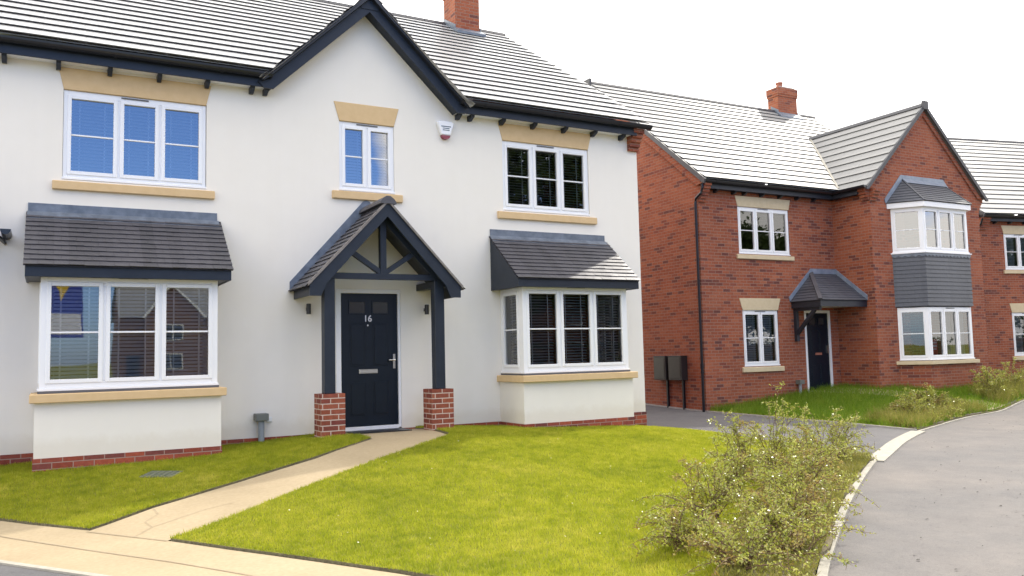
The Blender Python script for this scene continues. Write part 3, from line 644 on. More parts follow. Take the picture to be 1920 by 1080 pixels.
# chimney
ch = chimney(A, 4.02, 4.64, 4.6, 5.22, 8.7, 9.72, 1)
MB().prism([(4.40, 8.36), (4.40, 8.42), (4.605, 8.56), (4.605, 8.46)], 3.98, 4.70, 'x').build('flashing', M['lead'], ch)
MB().prism([(4.58, 8.42), (5.22, 8.83), (5.22, 8.98), (4.58, 8.62)], 4.641, 4.66, 'x').build('flashing', M['lead'], ch)
MB().prism([(4.58, 8.42), (5.22, 8.83), (5.22, 8.98), (4.58, 8.62)], 4.0, 4.019, 'x').build('flashing', M['lead'], ch)

# bays
def bay(par, x0, blinds, rightlap, rename):
    x1 = x0+2.115
    b = MB(); b.box(x0, x1, -.8, .0, -.02, .63)
    bo = b.build('bay_window', M['render'], par)
    MB().box(x0-.01, x1+.01, -.812, -.0, -.8, -.022).build('plinth', M['brick_plinth'], bo)
    MB().prism([(x0-.055, .63), (x1+.055, .63), (x1+.055, .735), (x0-.055, .735)], -.885, -.0, 'y').build('sill', M['stone'], bo, bevel=.008)
    fx0, fx1 = x0+.04, x1-.04
    MB().box(fx0-.015, fx1+.015, -.775, -.0, .737, .765).build('subsill', M['vent'], bo)
    win(bo, (fx0, -.752, .765), fx1-fx0, 1.40, 3, blind=blinds, name='front_window', fr=.075, widths=[1, 1, 1], glass=rightlap)
    win(bo, (fx0, .0, .765), .68, 1.40, 1, rot=-90, blind=blinds, name='side_window', fr=.08, vent=False)
    win(bo, (fx1, -.68, .765), .68, 1.40, 1, rot=90, blind=blinds, name='side_window', fr=.08, vent=False)
    MB().box(fx0, fx1, -.74, 0, 2.165, 2.18).build('soffit', M['upvc'], bo)
    rx0, rx1 = x0-.145, x1+.12; ye = -.96; zt = 3.03; ze = 2.255; sl = (zt-ze)/(-ye); c = 1/math.hypot(1, sl)
    rf = MB(); tiles(rf, (0, ye, ze), (1, 0, 0), (0, c, sl*c), -ye/c, lambda t: rx0, lambda t: rx1, .110, .165, .009, .013, .002, .003, .0015)
    ro = rf.build('roof', M['small'], bo)
    MB().box(rx0+.02, rx1-.02, -.925, -.90, 2.125, 2.262).build('fascia', M['navy'], bo, bevel=.003)
    for xx, nm in ((rx0+.02, 'cheek'), (rx1-.045, 'cheek')):
        MB().prism([(-.90, 2.125), (0, 2.125), (0, zt-.03), (-.90, 2.262)], xx, xx+.025, 'x').build(nm, M['navy'], bo)
    MB().box(rx0+.046, rx1-.046, -.899, 0, 2.135, 2.15).build('roof_soffit', M['navy_dark'], bo)
    fl = MB(); fl.box(rx0+.02, rx1-.05, -.016, .0, 2.98, 3.155)
    fl.prism([(-.016, 3.035), (-.016, 3.05), (-.14, 3.05-.14*sl-.012), (-.14, 3.05-.14*sl-.022)], rx0+.01, rx1-.03, 'x')
    fl.build('lead_flashing', M['lead'], bo)
    return bo
bay(A, -4.13, 'half', 'glass_lbay', 0); bay(A, 2.52, 'open', 'glass_bay', 0)

# porch
def pier(x0, x1):
    return MB().box(x0, x1, -.80, -.46, -.35, .585).build('brick_pier', M['brick_pier'], porch)
porch = MB()
PX = .255
porch.beam((PX-1.0, -.70, 2.245), (PX+1.0, -.70, 2.245), .09, .085)
porch = porch.build('porch', M['navy'], A)
pier(-.697, -.355); pier(.965, 1.31)
for x in (-.555, 1.125):
    MB().box(x-.078, x+.078, -.76, -.61, .587, 2.20).build('post', M['navy'], porch, bevel=.006)
    MB().box(x-.06, x+.06, -.62, -.0, 2.10, 2.2).build('wall_plate', M['navy'], porch)
# truss front : principal rafters, king post, struts
zA = 3.30; SP = math.tan(R(46.5)); hw = 1.14
for s in (-1, 1):
    f = lambda x, z: (PX+s*x, z)
    MB().prism([f(0, zA-.20), f(0, zA), f(hw, zA-hw*SP), f(hw, zA-hw*SP-.16), f(hw-.16, zA-hw*SP-.16), f(.90, zA-.90*SP-.235)], -.94, -.90, 'y').build('bargeboard', M['navy'], porch)
    MB().prism([f(.02, zA-.27), f(.02, zA-.08), f(1.06, zA-1.06*SP-.08), f(.90, zA-.90*SP-.235)], -.75, -.66, 'y').build('rafter', M['navy'], porch)
    MB().beam((PX+s*.03, -.70, 2.30), (PX+s*.50, -.70, zA-.50*SP-.16), .07, .075, (0, 1, 0)).build('strut', M['navy'], porch)
    # underside boarding and tiled slope
    MB().prism([f(0, zA-.04), f(0, zA-.015), f(hw-.02, zA-(hw-.02)*SP-.015), f(hw-.02, zA-(hw-.02)*SP-.04)], -.899, -.001, 'y').build('soffit_board', M['navy_dark'], porch)
    MB().box(*sorted((PX+s*(hw-.02), PX+s*(hw-.045))), -.899, -.001, zA-hw*SP-.15, zA-hw*SP+.02).build('eave_board', M['navy_dark'], porch)
    tl = MB(); c = math.cos(R(46.5)); sn = math.sin(R(46.5)); Lp = (hw+.05)/c
    zt0 = zA+.012-(hw+.05)*SP
    tiles(tl, (PX+s*(hw+.05), 0, zt0), (0, 1, 0), (-s*c, 0, sn), Lp, lambda t: -.965, lambda t: 0.0, .115, .165, .010, .014, .003, .004, .002)
    tl.build('tiled_slope', M['small'], porch)
    # pale mortar verge under the tile edge
    MB().prism([f(0, zA+.002), f(0, zA+.045), f(hw+.03, zA+.045-(hw+.03)*SP), f(hw+.03, zA+.002-(hw+.03)*SP)], -.97, -.90, 'y').build('verge', M['undercloak'], porch)
    # lead flashing stepped up the wall
    MB().prism([f(0, zA+.03), f(0, zA+.19), f(.05, zA+.17), f(hw+.04, zA+.15-(hw+.04)*SP), f(hw+.04, zA+.01-(hw+.04)*SP)], -.018, .0, 'y').build('lead_flashing', M['lead'], porch)
MB().box(PX-.045, PX+.045, -.745, -.655, 2.288, zA-.10).build('king_post', M['navy'], porch)
rp = MB(); y = -.98
while y < -.05:
    K = 7; pr = [(PX+.125*math.cos(math.pi*k/K), zA+.03+.075*math.sin(math.pi*k/K)-.05*abs(math.cos(math.pi*k/K))) for k in range(K+1)]
    rp.prism(pr, y, min(y+.30, -.0), 'y'); y += .305
rp.build('ridge_tiles', M['small'], porch)

# front door
D = MB(); D.box(-.232, -.155, .0, .09, .0, 2.118).box(.752, .792, .0, .09, .0, 2.118).box(-.155, .752, .0, .09, 2.055, 2.118).box(-.155, .752, -.01, .09, -.018, .04)
door = D.build('front_door', M['upvc'], A, bevel=.004)
def door_leaf(par, x0, x1, y, z0, z1, material, small_glass=True, extra=()):
    W, H = x1-x0, z1-z0
    leaf = MB().box(x0, x1, y, y+.045, z0, z1); 
    def raised(a, b, c, d):
        a, b, c, d = x0+a*W, x0+b*W, z0+c*H, z0+d*H
        leaf.box(a, b, y-.006, y-.0005, c, d)
        m_ = .022; leaf.prism([(a+m_, c+m_), (b-m_, c+m_), (b-m_, d-m_), (a+m_, d-m_)], y-.016, y-.0065, 'y')
    for a, b in ((.15, .42), (.56, .83)):
        raised(a, b, .45, .775); raised(a, b, .08, .335)
    lo = leaf.build('door_leaf', material, par, bevel=.004)
    for a, b in ((.15, .42), (.56, .83)): MB().box(x0+a*W, x0+b*W, y-.003, y-.0003, z0+.85*H, z0+.935*H).build('light_pane', M['glass_door'], par)
    for a, b in ((.15, .42), (.56, .83)):
        gf = MB()
        A_, B_, C_, D_ = x0+a*W, x0+b*W, z0+.85*H, z0+.935*H
        gf.box(A_-.014, B_+.014, y-.012, y-.0005, C_-.014, C_).box(A_-.014, B_+.014, y-.012, y-.0005, D_, D_+.014).box(A_-.014, A_, y-.012, y-.0005, C_, D_).box(B_, B_+.014, y-.012, y-.0005, C_, D_)
        gf.build('light_frame', material, par)
door_leaf(door, -.152, .750, .03, .045, 2.052, M['door'])
MB().box(.125, .42, .015, .0295, .835, .90).box(.14, .405, .008, .0145, .848, .888).build('letter_plate', M['silver'], door, bevel=.003)
h = MB().box(.672, .708, .018, .0295, .90, 1.12).tube([(.69, .018, 1.03), (.69, -.025, 1.03), (.66, -.03, 1.03), (.585, -.03, 1.03)], .010, 8); h.build('handle', M['silver'], door)
MB().tube([(.27, .0295, 1.565), (.27, .018, 1.565)], .013, 10).build('spyhole', M['silver'], door)
cu = bpy.data.curves.new('num', 'FONT'); cu.body = '16'; cu.size = .135; cu.extrude = .004; cu.offset = .002; cu.align_x = 'CENTER'
to = bpy.data.objects.new('num', cu); COL.objects.link(to); bpy.context.view_layer.update()
me = bpy.data.meshes.new_from_object(to.evaluated_get(bpy.context.evaluated_depsgraph_get())); bpy.data.objects.remove(to)
no = bpy.data.objects.new('house_number', me); me.materials.clear(); me.materials.append(M['silver']); COL.objects.link(no)
no.parent = door; no.rotation_euler = (R(90), 0, 0); no.location = (.27, .022, 1.625); no['label'] = 'silver numerals 16 on the dark door'
# wall lamps
for x in (-.668, 1.205):
    l = MB().tube([(x, -.085, 1.73), (x, -.085, 1.88)], .034, 16); l.box(x-.018, x+.018, -.055, 0, 1.78, 1.83)
    lo = l.build('wall_lamp', M['dark_metal'], A)
    MB().tube([(x, -.085, 1.878), (x, -.085, 1.884)], .028, 12).build('lens', M['glass_door'], lo)
# alarm box
ab = MB(); AX, AZ_ = 1.598, 4.735
prof = [(AX-.15, AZ_+.115), (AX-.12, AZ_+.145), (AX+.12, AZ_+.145), (AX+.15, AZ_+.115), (AX+.082, AZ_-.09), (AX-.082, AZ_-.09)]
ab.prism(prof, -.075, 0, 'y'); ao = ab.build('alarm_box', M['alarm'], A, bevel=.015)
K = 8; MB().prism([(AX-.08, AZ_-.092)]+[(AX-.075*math.cos(math.pi*k/K), AZ_-.094-.062*math.sin(math.pi*k/K)) for k in range(K+1)]+[(AX+.08, AZ_-.092)], -.068, -.002, 'y').build('strobe', M['alarm_red'], ao)
MB().box(AX-.085, AX+.085, -.0775, -.0755, AZ_+.045, AZ_+.060).box(AX-.06, AX+.06, -.0775, -.0755, AZ_+.015, AZ_+.028).box(AX-.06, AX+.06, -.0775, -.0755, AZ_-.015, AZ_-.002).build('lettering', M['alarm_ink'], ao)
# service pipe with box
sp = MB().tube([(-1.352, -.10, -.25), (-1.352, -.10, .24)], .042, 14); so_ = sp.build('service_pipe', M['grey_pvc'], A, smooth=False)
MB().box(-1.44, -1.265, -.19, -.0, .225, .325).build('cover_box', M['grey_box'], so_, bevel=.006)
MB().box(-1.255, -1.185, -.03, 0, .195, .265).build('cable_box', M['upvc'], A, bevel=.006)
MB().box(-.14, .74, -.55, -.12, g1(.3, -.4)+.003, g1(.3, -.4)+.018).build('door_mat', M['dark_metal']) and None
dm = bpy.data.objects['door_mat']; tag(dm, 'thin dark door mat on the path at the front door', 'door mat')
# drain cover
dc = MB(); ux, uy = .80, -.60
def _dp(a, b, h): x, y = -2.82+ux*a+.6*b, -1.62+uy*a+.8*b; return (x, y, g1(x, y)+h)
for a0, a1, b0, b1, h in [(-.20, .20, -.14, .14, .028)]+[(-.17+.07*i, -.13+.07*i, -.11, .11, .033) for i in range(5)]:
    q = [_dp(a0, b0, h), _dp(a1, b0, h), _dp(a1, b1, h), _dp(a0, b1, h)]; ql = [(p[0], p[1], p[2]-.03) for p in q]
    dc.face(*q)
    for i in range(4): dc.face(q[i], ql[i], ql[(i+1) % 4], q[(i+1) % 4])
DRAIN = [_dp(-.21, -.15, 0)[:2], _dp(.21, -.15, 0)[:2], _dp(.21, .15, 0)[:2], _dp(-.21, .15, 0)[:2]]
M['cover'] = mottled('mossy_cover', (.06, .075, .04), (.13, .14, .10), 20, .8)
tag(dc.build('drain_cover', M['cover']), 'small flat grey drain cover set in the shaded lawn', 'drain cover')

# ------------------------------------------------------------------ garage at the left edge
G = empty('garage', (-6.0, -1.0, -.5)); tag(G, 'low garage roof end with black gutter at the left edge', 'garage')
G.location = (0, 0, 0)
gw = MB().box(-7.6, -5.0, -.30, 4.5, -.6, 2.72); gw.prism([(-7.6, 2.72), (-5.0, 2.72), (-6.19, 3.85)], -.30, 4.5, 'y'); gw.build('garage_wall', M['render'], G)
for s in (-1, 1):
    t = MB(); sl_ = math.tan(R(42)); c = math.cos(R(42)); xe = 1.70; zz = 4.13-xe*sl_
    tiles(t, (-6.19+s*xe, 0, zz), (0, 1, 0), (-s*c, 0, math.sin(R(42))), xe/c, lambda t: -.46, lambda t: 4.7, .115, .165, .011, .009, .003, .003)
    t.build('roof', M['small'], G)
gutter(G, (-4.478, -.5, 2.735), (-4.478, -.004, 2.735), (1, 0, 0), .058)
MB().box(-7.4, -5.2, -.34, -.302, -.5, 1.7).build('garage_door', M['navy_dark'], G)

# ================================================================== BRICK HOUSE
BO, BYAW = (9.8308, 3.2227, 0), -.0152
B = empty('brick_house', BO, BYAW); tag(B, 'red brick house with front gable, tile hung bay and dark door canopy', 'house')
WY = -1.205; WX0, WX1 = 4.655, 9.18
w = MB(); wall(w, 0, WX0, -.7, 5.15, [(1.257, 3.014, 3.44, 4.64), (1.275, 2.475, .62, 2.03), (3.40, 4.36, -.12, 2.03)], 0)
w.face((0, 0, -.7), (0, 0, 5.15), (0, 9.04, 5.15), (0, 9.04, -.7)); w.face((0, 0, 5.15), (0, 4.52, 8.98), (0, 9.04, 5.15))
w.face((WX1, 0, -.7), (WX1, 0, 5.15), (WX1, 9.04, 5.15), (WX1, 9.04, -.7)); w.face((WX1, 0, 5.15), (WX1, 4.52, 8.98), (WX1, 9.04, 5.15))
w.face((0, 9.04, -.7), (0, 9.04, 5.15), (WX1, 9.04, 5.15), (WX1, 9.04, -.7))
w.build('wall', M['brick'], B)
w = MB(); wall(w, WX0, WX1, -.7, 5.10, [(5.95, 7.6, .75, 2.0), (5.95, 7.6, 3.5, 4.65)], WY)
w.face((WX0-.0, WY, 5.10), (WX1, WY, 5.10), (6.93, WY, 7.50))
w.face((WX0, WY, -.7), (WX0, WY, 5.15), (WX0, 0, 5.15), (WX0, 0, -.7)); w.face((WX1, WY, -.7), (WX1, WY, 5.15), (WX1, 0, 5.15), (WX1, 0, -.7))
w.build('gable_wing', M['brick'], B)
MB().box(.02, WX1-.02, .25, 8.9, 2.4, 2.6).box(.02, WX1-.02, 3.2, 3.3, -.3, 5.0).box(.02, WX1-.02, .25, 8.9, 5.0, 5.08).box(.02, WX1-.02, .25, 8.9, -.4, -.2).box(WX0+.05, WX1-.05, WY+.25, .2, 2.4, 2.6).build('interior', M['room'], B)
win(B, (1.259, .02, 3.445), 1.753, 1.195, 3, sill=(.10, .12, .07, .01), lintel=(0, .075, .27, .035), stone='stone_pale', vpos=.87, blind=None)
win(B, (1.277, .02, .625), 1.195, 1.40, 2, sill=(.10, .13, .07, .01), lintel=(.0, .10, .30, .035), stone='stone_pale', blind='half')
# eaves
MB().box(.2, WX0-.0, -.19, -.0, 5.0, 5.02).build('soffit', M['navy'], B)
MB().box(.2, WX0, -.212, -.19, 4.985, 5.17).build('fascia', M['navy_dark'], B)
gutter(B, (-.12, -.285, 5.17), (WX0-.2, -.285, 5.17), (0, -1, 0))
MB().box(WX0-.215, WX0-.19, WY+.2, -.19, 4.985, 5.17).build('fascia', M['navy_dark'], B)
gutter(B, (WX0-.29, WY-.12, 5.17), (WX0-.29, -.28, 5.17), (-1, 0, 0))
MB().box(WX0-.19, WX0, WY+.2, -.0, 5.0, 5.02).build('soffit', M['navy'], B)
for x in (.50, 1.094, 1.445, 2.041, 2.67, 3.28, 3.9):
    MB().prism([(-.18, 4.999), (0, 4.999), (0, 4.92), (-.06, 4.92), (-.16, 4.96)], x-.028, x+.028, 'x').build('rafter_foot', M['navy_dark'], B)
kneeler(B, -.0, .20, -.003, 5.12, 6); kneeler(B, WX0-.01, WX0+.23, WY-.003, 5.10, 4); 
# kneelers stepping out sideways at the wing feet
for s, xx in ((-1, WX0), (1, WX1)):
    k = MB()
    for i in range(4): k.box(*sorted((xx-s*.1, xx+s*(.05*(i+1)))), WY-.002, WY+.22, 5.12-.075*(4-i), 5.12-.075*(3-i)-.001)
    k.prism([(xx, 5.12), (xx+s*.2, 5.12), (xx, 5.32)], WY-.002, WY+.22, 'y')
    k.build('kneeler', M['brick'], B)
# main roof
SLB = .78; cb = 1/math.hypot(1, SLB); rt = MB(); ZB = 5.195; LB_ = (4.52+.36)/cb
tiles(rt, (0, -.36, ZB), (1, 0, 0), (0, cb, SLB*cb), LB_, lambda t: -.08, lambda t: WX1-.0, .34, .33, .008, .033, .0008)
zRB = ZB+4.88*SLB
rt.face((-.08, 4.52, zRB), (WX1, 4.52, zRB), (WX1, 9.3, ZB-.05), (-.08, 9.3, ZB-.05))
rb = rt.build('roof', M['slate_b'], B)
rd = MB(); x = -.1
while x < WX1-.1:
    rd.prism([(4.52-.13, zRB-.05), (4.52-.09, zRB+.02), (4.52, zRB+.06), (4.52+.09, zRB+.02), (4.52+.13, zRB-.05)], x, min(x+.44, WX1+.03), 'x'); x += .45
rd.build('ridge_tiles', M['ridge'], rb)
MB().prism([(-.42, ZB-.03), (4.52, zRB+.02), (4.52, zRB-.10), (-.36, ZB-.14)], -.13, -.082, 'x').build('verge_trim', M['ridge'], rb)
MB().prism([(-.3, ZB-.10), (4.52, zRB-.13), (4.52, zRB-.30), (-.05, ZB-.13)], -.079, -.005, 'x').build('verge_brickwork', M['brick'], rb)
MB().box(-.15, -.078, 4.36, 4.68, zRB-.16, zRB+.085).build('ridge_end_cap', M['ridge'], rb)
# wing roof
zW = 7.56; SW = (zW-5.13)/2.47; aw = math.atan(SW); cw, sw = math.cos(aw), math.sin(aw); wr = MB(); hwid = 2.47
for s in (-1, 1):
    zz = zW-hwid*SW
    yv = lambda t: max(-1.30, (zz+t*sw-ZB)/SLB-.36+.05)
    tiles(wr, (6.93+s*hwid, 0, zz), (0, 1, 0), (-s*cw, 0, sw), hwid/cw, lambda t: WY-.09, yv, .34, .33, .008, .033, .0008)
wo = wr.build('wing_roof', M['slate_b'], B)
MB().prism([(6.93-.12, zW-.05), (6.93-.08, zW+.03), (6.93, zW+.075), (6.93+.08, zW+.03), (6.93+.12, zW-.05)], WY-.10, (zW-ZB)/SLB-.3, 'y').build('ridge_tiles', M['ridge'], wo)
for s in (-1, 1):
    f = lambda x, z: (6.93+s*x, z)
    MB().prism([f(0, zW+.04), f(0, zW-.09), f(2.44, zW-2.44*SW-.09), f(2.53, zW-2.50*SW-.03), f(2.50, zW-2.50*SW+.04)], WY-.135, WY-.092, 'y').build('verge_trim', M['ridge'], wo)
    MB().prism([f(0, zW-.095), f(0, zW-.27), f(2.20, zW-2.20*SW-.27), f(2.40, zW-2.40*SW-.095)], WY-.045, WY-.002, 'y').build('verge_brickwork', M['brick'], wo)
MB().box(6.93-.10, 6.93+.10, WY-.16, WY-.09, zW-.13, zW+.10).build('ridge_end_cap', M['ridge'], wo)
# lead valley
def onmain(x, y): return (x, y, ZB+(y+.36)*SLB)
yv0, yv1 = -.33, (zW-ZB)/SLB-.36
v = MB(); x_at = lambda y: 6.93-(zW-(ZB+(y+.36)*SLB))/SW
a, b_ = Vector((x_at(yv0), yv0, ZB+(yv0+.36)*SLB+.052)), Vector((x_at(yv1), yv1, ZB+(yv1+.36)*SLB+.052))
v.beam(a, b_, .055, .03); v.build('valley', M['kerb'], wo)
cB = chimney(B, 7.33, 8.20, 4.28, 4.74, 8.8, 9.78, 1)
MB().prism([(4.10, 8.70), (4.10, 8.75), (4.285, 8.94), (4.285, 8.82)], 7.25, 8.28, 'x').build('flashing', M['lead'], cB)
MB().prism([(4.27, 8.80), (4.60, 9.04), (4.60, 9.20), (4.27, 9.0)], 7.31, 7.329, 'x').build('flashing', M['lead'], cB)
MB().prism([(4.27, 8.80), (4.60, 9.04), (4.60, 9.20), (4.27, 9.0)], 8.201, 8.22, 'x').build('flashing', M['lead'], cB)
# door
D = MB(); D.box(3.40, 3.475, .0, .09, -.1, 2.03).box(4.285, 4.36, .0, .09, -.1, 2.03).box(3.475, 4.285, .0, .09, 1.96, 2.03).box(3.475, 4.285, -.01, .09, -.12, -.06)
dB = D.build('front_door', M['upvc'], B, bevel=.004)
door_leaf(dB, 3.478, 4.282, .03, -.055, 1.958, M['door'])
MB().box(3.76, 4.0, .012, .0295, .86, .92).build('letter_plate', M['pot'], dB); MB().box(4.20, 4.23, -.01, .0295, .9, 1.1).build('handle', M['silver'], dB)
# canopy
cn = MB(); zt_, ze_ = 3.0, 2.235; d_ = .98; xl, xr = 2.93, WX0
slc = (zt_-ze_)/d_; c = 1/math.hypot(1, slc)
hx = .80
tiles(cn, (0, -d_, ze_), (1, 0, 0), (0, c, slc*c), d_/c, lambda t: xl+hx*t*c/d_, lambda t: xr-.01, .11, .165, .010, .008, .002, .003)
sl2 = (zt_-ze_)/hx; c2 = 1/math.hypot(1, sl2)
tiles(cn, (xl, 0, ze_), (0, 1, 0), (c2, 0, sl2*c2), hx/c2, lambda t: -d_+d_*t*c2/hx, lambda t: -.0, .11, .165, .010, .008, .002, .003)
cno = cn.build('door_canopy', M['small_blue'], B)
MB().box(xl+.03, xr-.005, -d_+.03, -d_+.055, ze_-.16, ze_+.0).build('fascia', M['navy_dark'], cno)
MB().box(xl+.03, xl+.055, -d_+.055, 0, ze_-.16, ze_+.0).build('fascia', M['navy_dark'], cno)
MB().box(xl+.056, xr-.005, -d_+.056, -.0, ze_-.13, ze_-.11).build('canopy_soffit', M['upvc'], cno)
MB().beam((xl, -d_, ze_+.03), (xl+hx, 0, zt_+.03), .10, .035).build('hip_tiles', M['small'], cno)
MB().box(xl+hx-.02, xr-.005, -.02, 0, zt_-.03, zt_+.13).build('lead_flashing', M['lead_pale'], cno)
MB().prism([(-d_+.0, ze_+.02), (0, zt_+.02), (0, zt_+.15), (-d_-.0, ze_+.14)], xr-.02, xr-.001, 'x').build('lead_flashing', M['lead_pale'], cno)
MB().prism([(xl-.02, ze_+.02), (xl+hx, zt_+.02), (xl+hx-.02, zt_+.13), (xl-.05, ze_+.13)], -.018, 0, 'y').build('lead_flashing', M['lead_pale'], cno)
gb = MB().box(3.02, 3.11, -.09, 0, 1.22, 2.08).box(3.02, 3.11, -.85, -.09, 2.0, 2.09).beam((3.065, -.07, 1.42), (3.065, -.66, 2.01), .08, .08, (1, 0, 0)); gb.build('gallows_bracket', M['navy_dark'], cno)
# wing bay, two storeys, canted sides
by = WY-.60; BP = [(5.43, WY), (5.87, by), (7.68, by), (8.12, WY)]; bx0, bx1 = BP[1][0], BP[2][0]
def offp(o, ends=True):
    """the bay outline moved outwards by o, mitred at the corners"""
    ln = []
    for p, q in zip(BP, BP[1:]):
        d = Vector((q[0]-p[0], q[1]-p[1])).normalized(); n = Vector((d.y, -d.x)); ln.append((Vector(p)+n*o, d))
    out = []
    p, d = ln[0]; t = (WY-p.y)/d.y; out.append(tuple(p+d*t))
    for (p, d), (q, e) in zip(ln, ln[1:]):
        t = ((q.x-p.x)*e.y-(q.y-p.y)*e.x)/(d.x*e.y-d.y*e.x); out.append(tuple(p+d*t))
    p, d = ln[-1]; t = (WY-p.y)/d.y; out.append(tuple(p+d*t))
    return out
def bayprism(o, z0, z1, mats, name, parent, bevel=0): 
    return MB().prism([*offp(o)], z0, z1, 'z').build(name, mats, parent, bevel=bevel)
bbo = bayprism(0, -.7, .56, M['brick'], 'bay_window', B)
bayprism(.09, .56, .65, M['stone_pale'], 'sill', bbo, .006)
FA = math.degrees(math.atan2(.60, .44)); FL = math.hypot(.44, .6)
def canted(z, h, inset, nm, **k):
    q = offp(-inset); w1 = math.hypot(q[1][0]-q[0][0], q[1][1]-q[0][1])-.004
    win(bbo, (q[1][0]+.002, q[1][1], z), q[2][0]-q[1][0]-.004, h, 3, name=nm, **{**k, 'vent': nm == 'lower_window'})
    k2 = {**k, 'curtain': False}
    win(bbo, (q[0][0], q[0][1], z), w1, h, 1, rot=-FA, name='side_window', **{**k2, 'vent': False})
    win(bbo, (q[2][0]+.003, q[2][1], z), w1, h, 1, rot=FA, name='side_window', **{**k2, 'vent': False})
canted(.665, 1.36, .03, 'lower_window', curtain=True, fr=.065, vpos=.9)
canted(3.455, 1.17, .0, 'upper_window', fr=.06, glass='glass_coated')
# tile hanging between the storeys
th = MB().prism(offp(0), 2.04, 3.42, 'z')
for k in range(13):
    z0, z1 = 2.06+k*.105, 2.06+(k+1)*.105; O1, O0 = offp(.030), offp(.012)
    for f_ in range(3):
        Lw = math.hypot(BP[f_+1][0]-BP[f_][0], BP[f_+1][1]-BP[f_][1]); n = max(1, int(Lw/.165)); sh = .5 if k % 2 else 0
        edges = [0]+[i+sh for i in range(1, n)]+[n]
        LP = lambda P_, t: (P_[f_][0]+(P_[f_+1][0]-P_[f_][0])*t/n, P_[f_][1]+(P_[f_+1][1]-P_[f_][1])*t/n)
        for e0, e1 in zip(edges, edges[1:]):
            g = .008; Oj = offp(.030+random.uniform(-.002, .002)); p0, p1, q0, q1 = LP(Oj, e0+(g if e0 else 0)), LP(Oj, e1-(g if e1 < n else 0)), LP(O0, e0+(g if e0 else 0)), LP(O0, e1-(g if e1 < n else 0))
            th.face((*p0, z0), (*p1, z0), (*q1, z1+.01), (*q0, z1+.01)); th.face((*q0, z0+.01), (*q1, z0+.01), (*p1, z0), (*p0, z0))
tho = th.build('tile_hanging', M['small_blue'], bbo)
lf = MB(); Oa = offp(.042)
for f_ in range(3):
    p, q = Vector(Oa[f_]), Vector(Oa[f_+1]); n = int((q-p).length/.14)
    for i in range(n):
        a_, b_ = p.lerp(q, i/n), p.lerp(q, (i+1)/n); c_m = (a_+b_)/2
        lf.face((a_.x, a_.y, 3.43), (a_.x, a_.y, 3.37), (c_m.x, c_m.y, 3.325), (b_.x, b_.y, 3.37), (b_.x, b_.y, 3.43))
lf.build('lead_apron', M['lead'], tho)
bayprism(.065, 3.425, 3.452, M['upvc'], 'subsill', bbo)
# bay roof, canted hips
zb0, zb1 = 4.76, 5.44; E_ = offp(.13); T0, T1 = (5.97, WY, zb1), (7.58, WY, zb1)
br = MB()
def tri(Ea, Eb, T):
    Ea, Eb, T = Vector((*Ea, zb0)), Vector((*Eb, zb0)), Vector(T); e = (Eb-Ea).normalized(); v_ = T-Ea; ta = v_.dot(e); s_v = v_-e*ta; Ls = s_v.length; We = (Eb-Ea).length
    tiles(br, Ea, e, s_v/Ls, Ls, lambda t: ta*t/Ls, lambda t: We+(ta-We)*t/Ls, .105, .165, .010, .010, .002, .003)
tri(E_[0], E_[1], T0); tri(E_[2], E_[3], T1)
Ea, Eb = Vector((*E_[1], zb0)), Vector((*E_[2], zb0)); sv = Vector((0, WY-E_[1][1], zb1-zb0)); Ls = sv.length
tiles(br, Ea, (1, 0, 0), sv/Ls, Ls, lambda t: (T0[0]-Ea.x)*t/Ls, lambda t: (Eb.x-Ea.x)+(T1[0]-Eb.x)*t/Ls, .105, .165, .010, .010, .002, .003)
bro = br.build('bay_roof', M['small_blue'], bbo)
bayprism(.105, zb0-.14, zb0-.004, M['upvc'], 'fascia', bbo)
fl = MB().box(T0[0]-.08, T1[0]+.08, WY-.02, WY, zb1-.06, zb1+.13)
fl.prism([(E_[0][0]-.02, zb0+.0), (T0[0]-.02, zb1), (T0[0]-.08, zb1+.12), (E_[0][0]-.06, zb0+.11)], WY-.022, WY-.002, 'y').prism([(E_[3][0]+.02, zb0+.0), (T1[0]+.02, zb1), (T1[0]+.08, zb1+.12), (E_[3][0]+.06, zb0+.11)], WY-.022, WY-.002, 'y')
c3 = (zb1-zb0)/(WY-E_[1][1])
fl.prism([(WY-.02, zb1+.02), (WY-.02, zb1+.035), (WY-.15, zb1+.035-.13*c3), (WY-.15, zb1+.022-.13*c3)], T0[0]-.02, T1[0]+.02, 'x')
fl.build('lead_flashing', M['lead_pale'], bro)
for e_, t_ in ((E_[1], T0), (E_[2], T1)): MB().beam((*e_, zb0+.018), (t_[0], t_[1], t_[2]+.018), .05, .02).build('hip', M['small_blue'], bro)
# sign in the bay
sg_ = MB().box(6.0, 6.27, by+.085, by+.09, .80, 1.20); sgo = sg_.build('window_notice', M['sign_red'], bbo, label='red notice with white lettering behind the pane')
MB().box(6.03, 6.24, by+.080, by+.0845, 1.09, 1.13).box(6.03, 6.24, by+.080, by+.0845, .99, 1.055).box(6.05, 6.22, by+.080, by+.0845, .93, .96).build('lettering', M['sign_ink'], sgo)
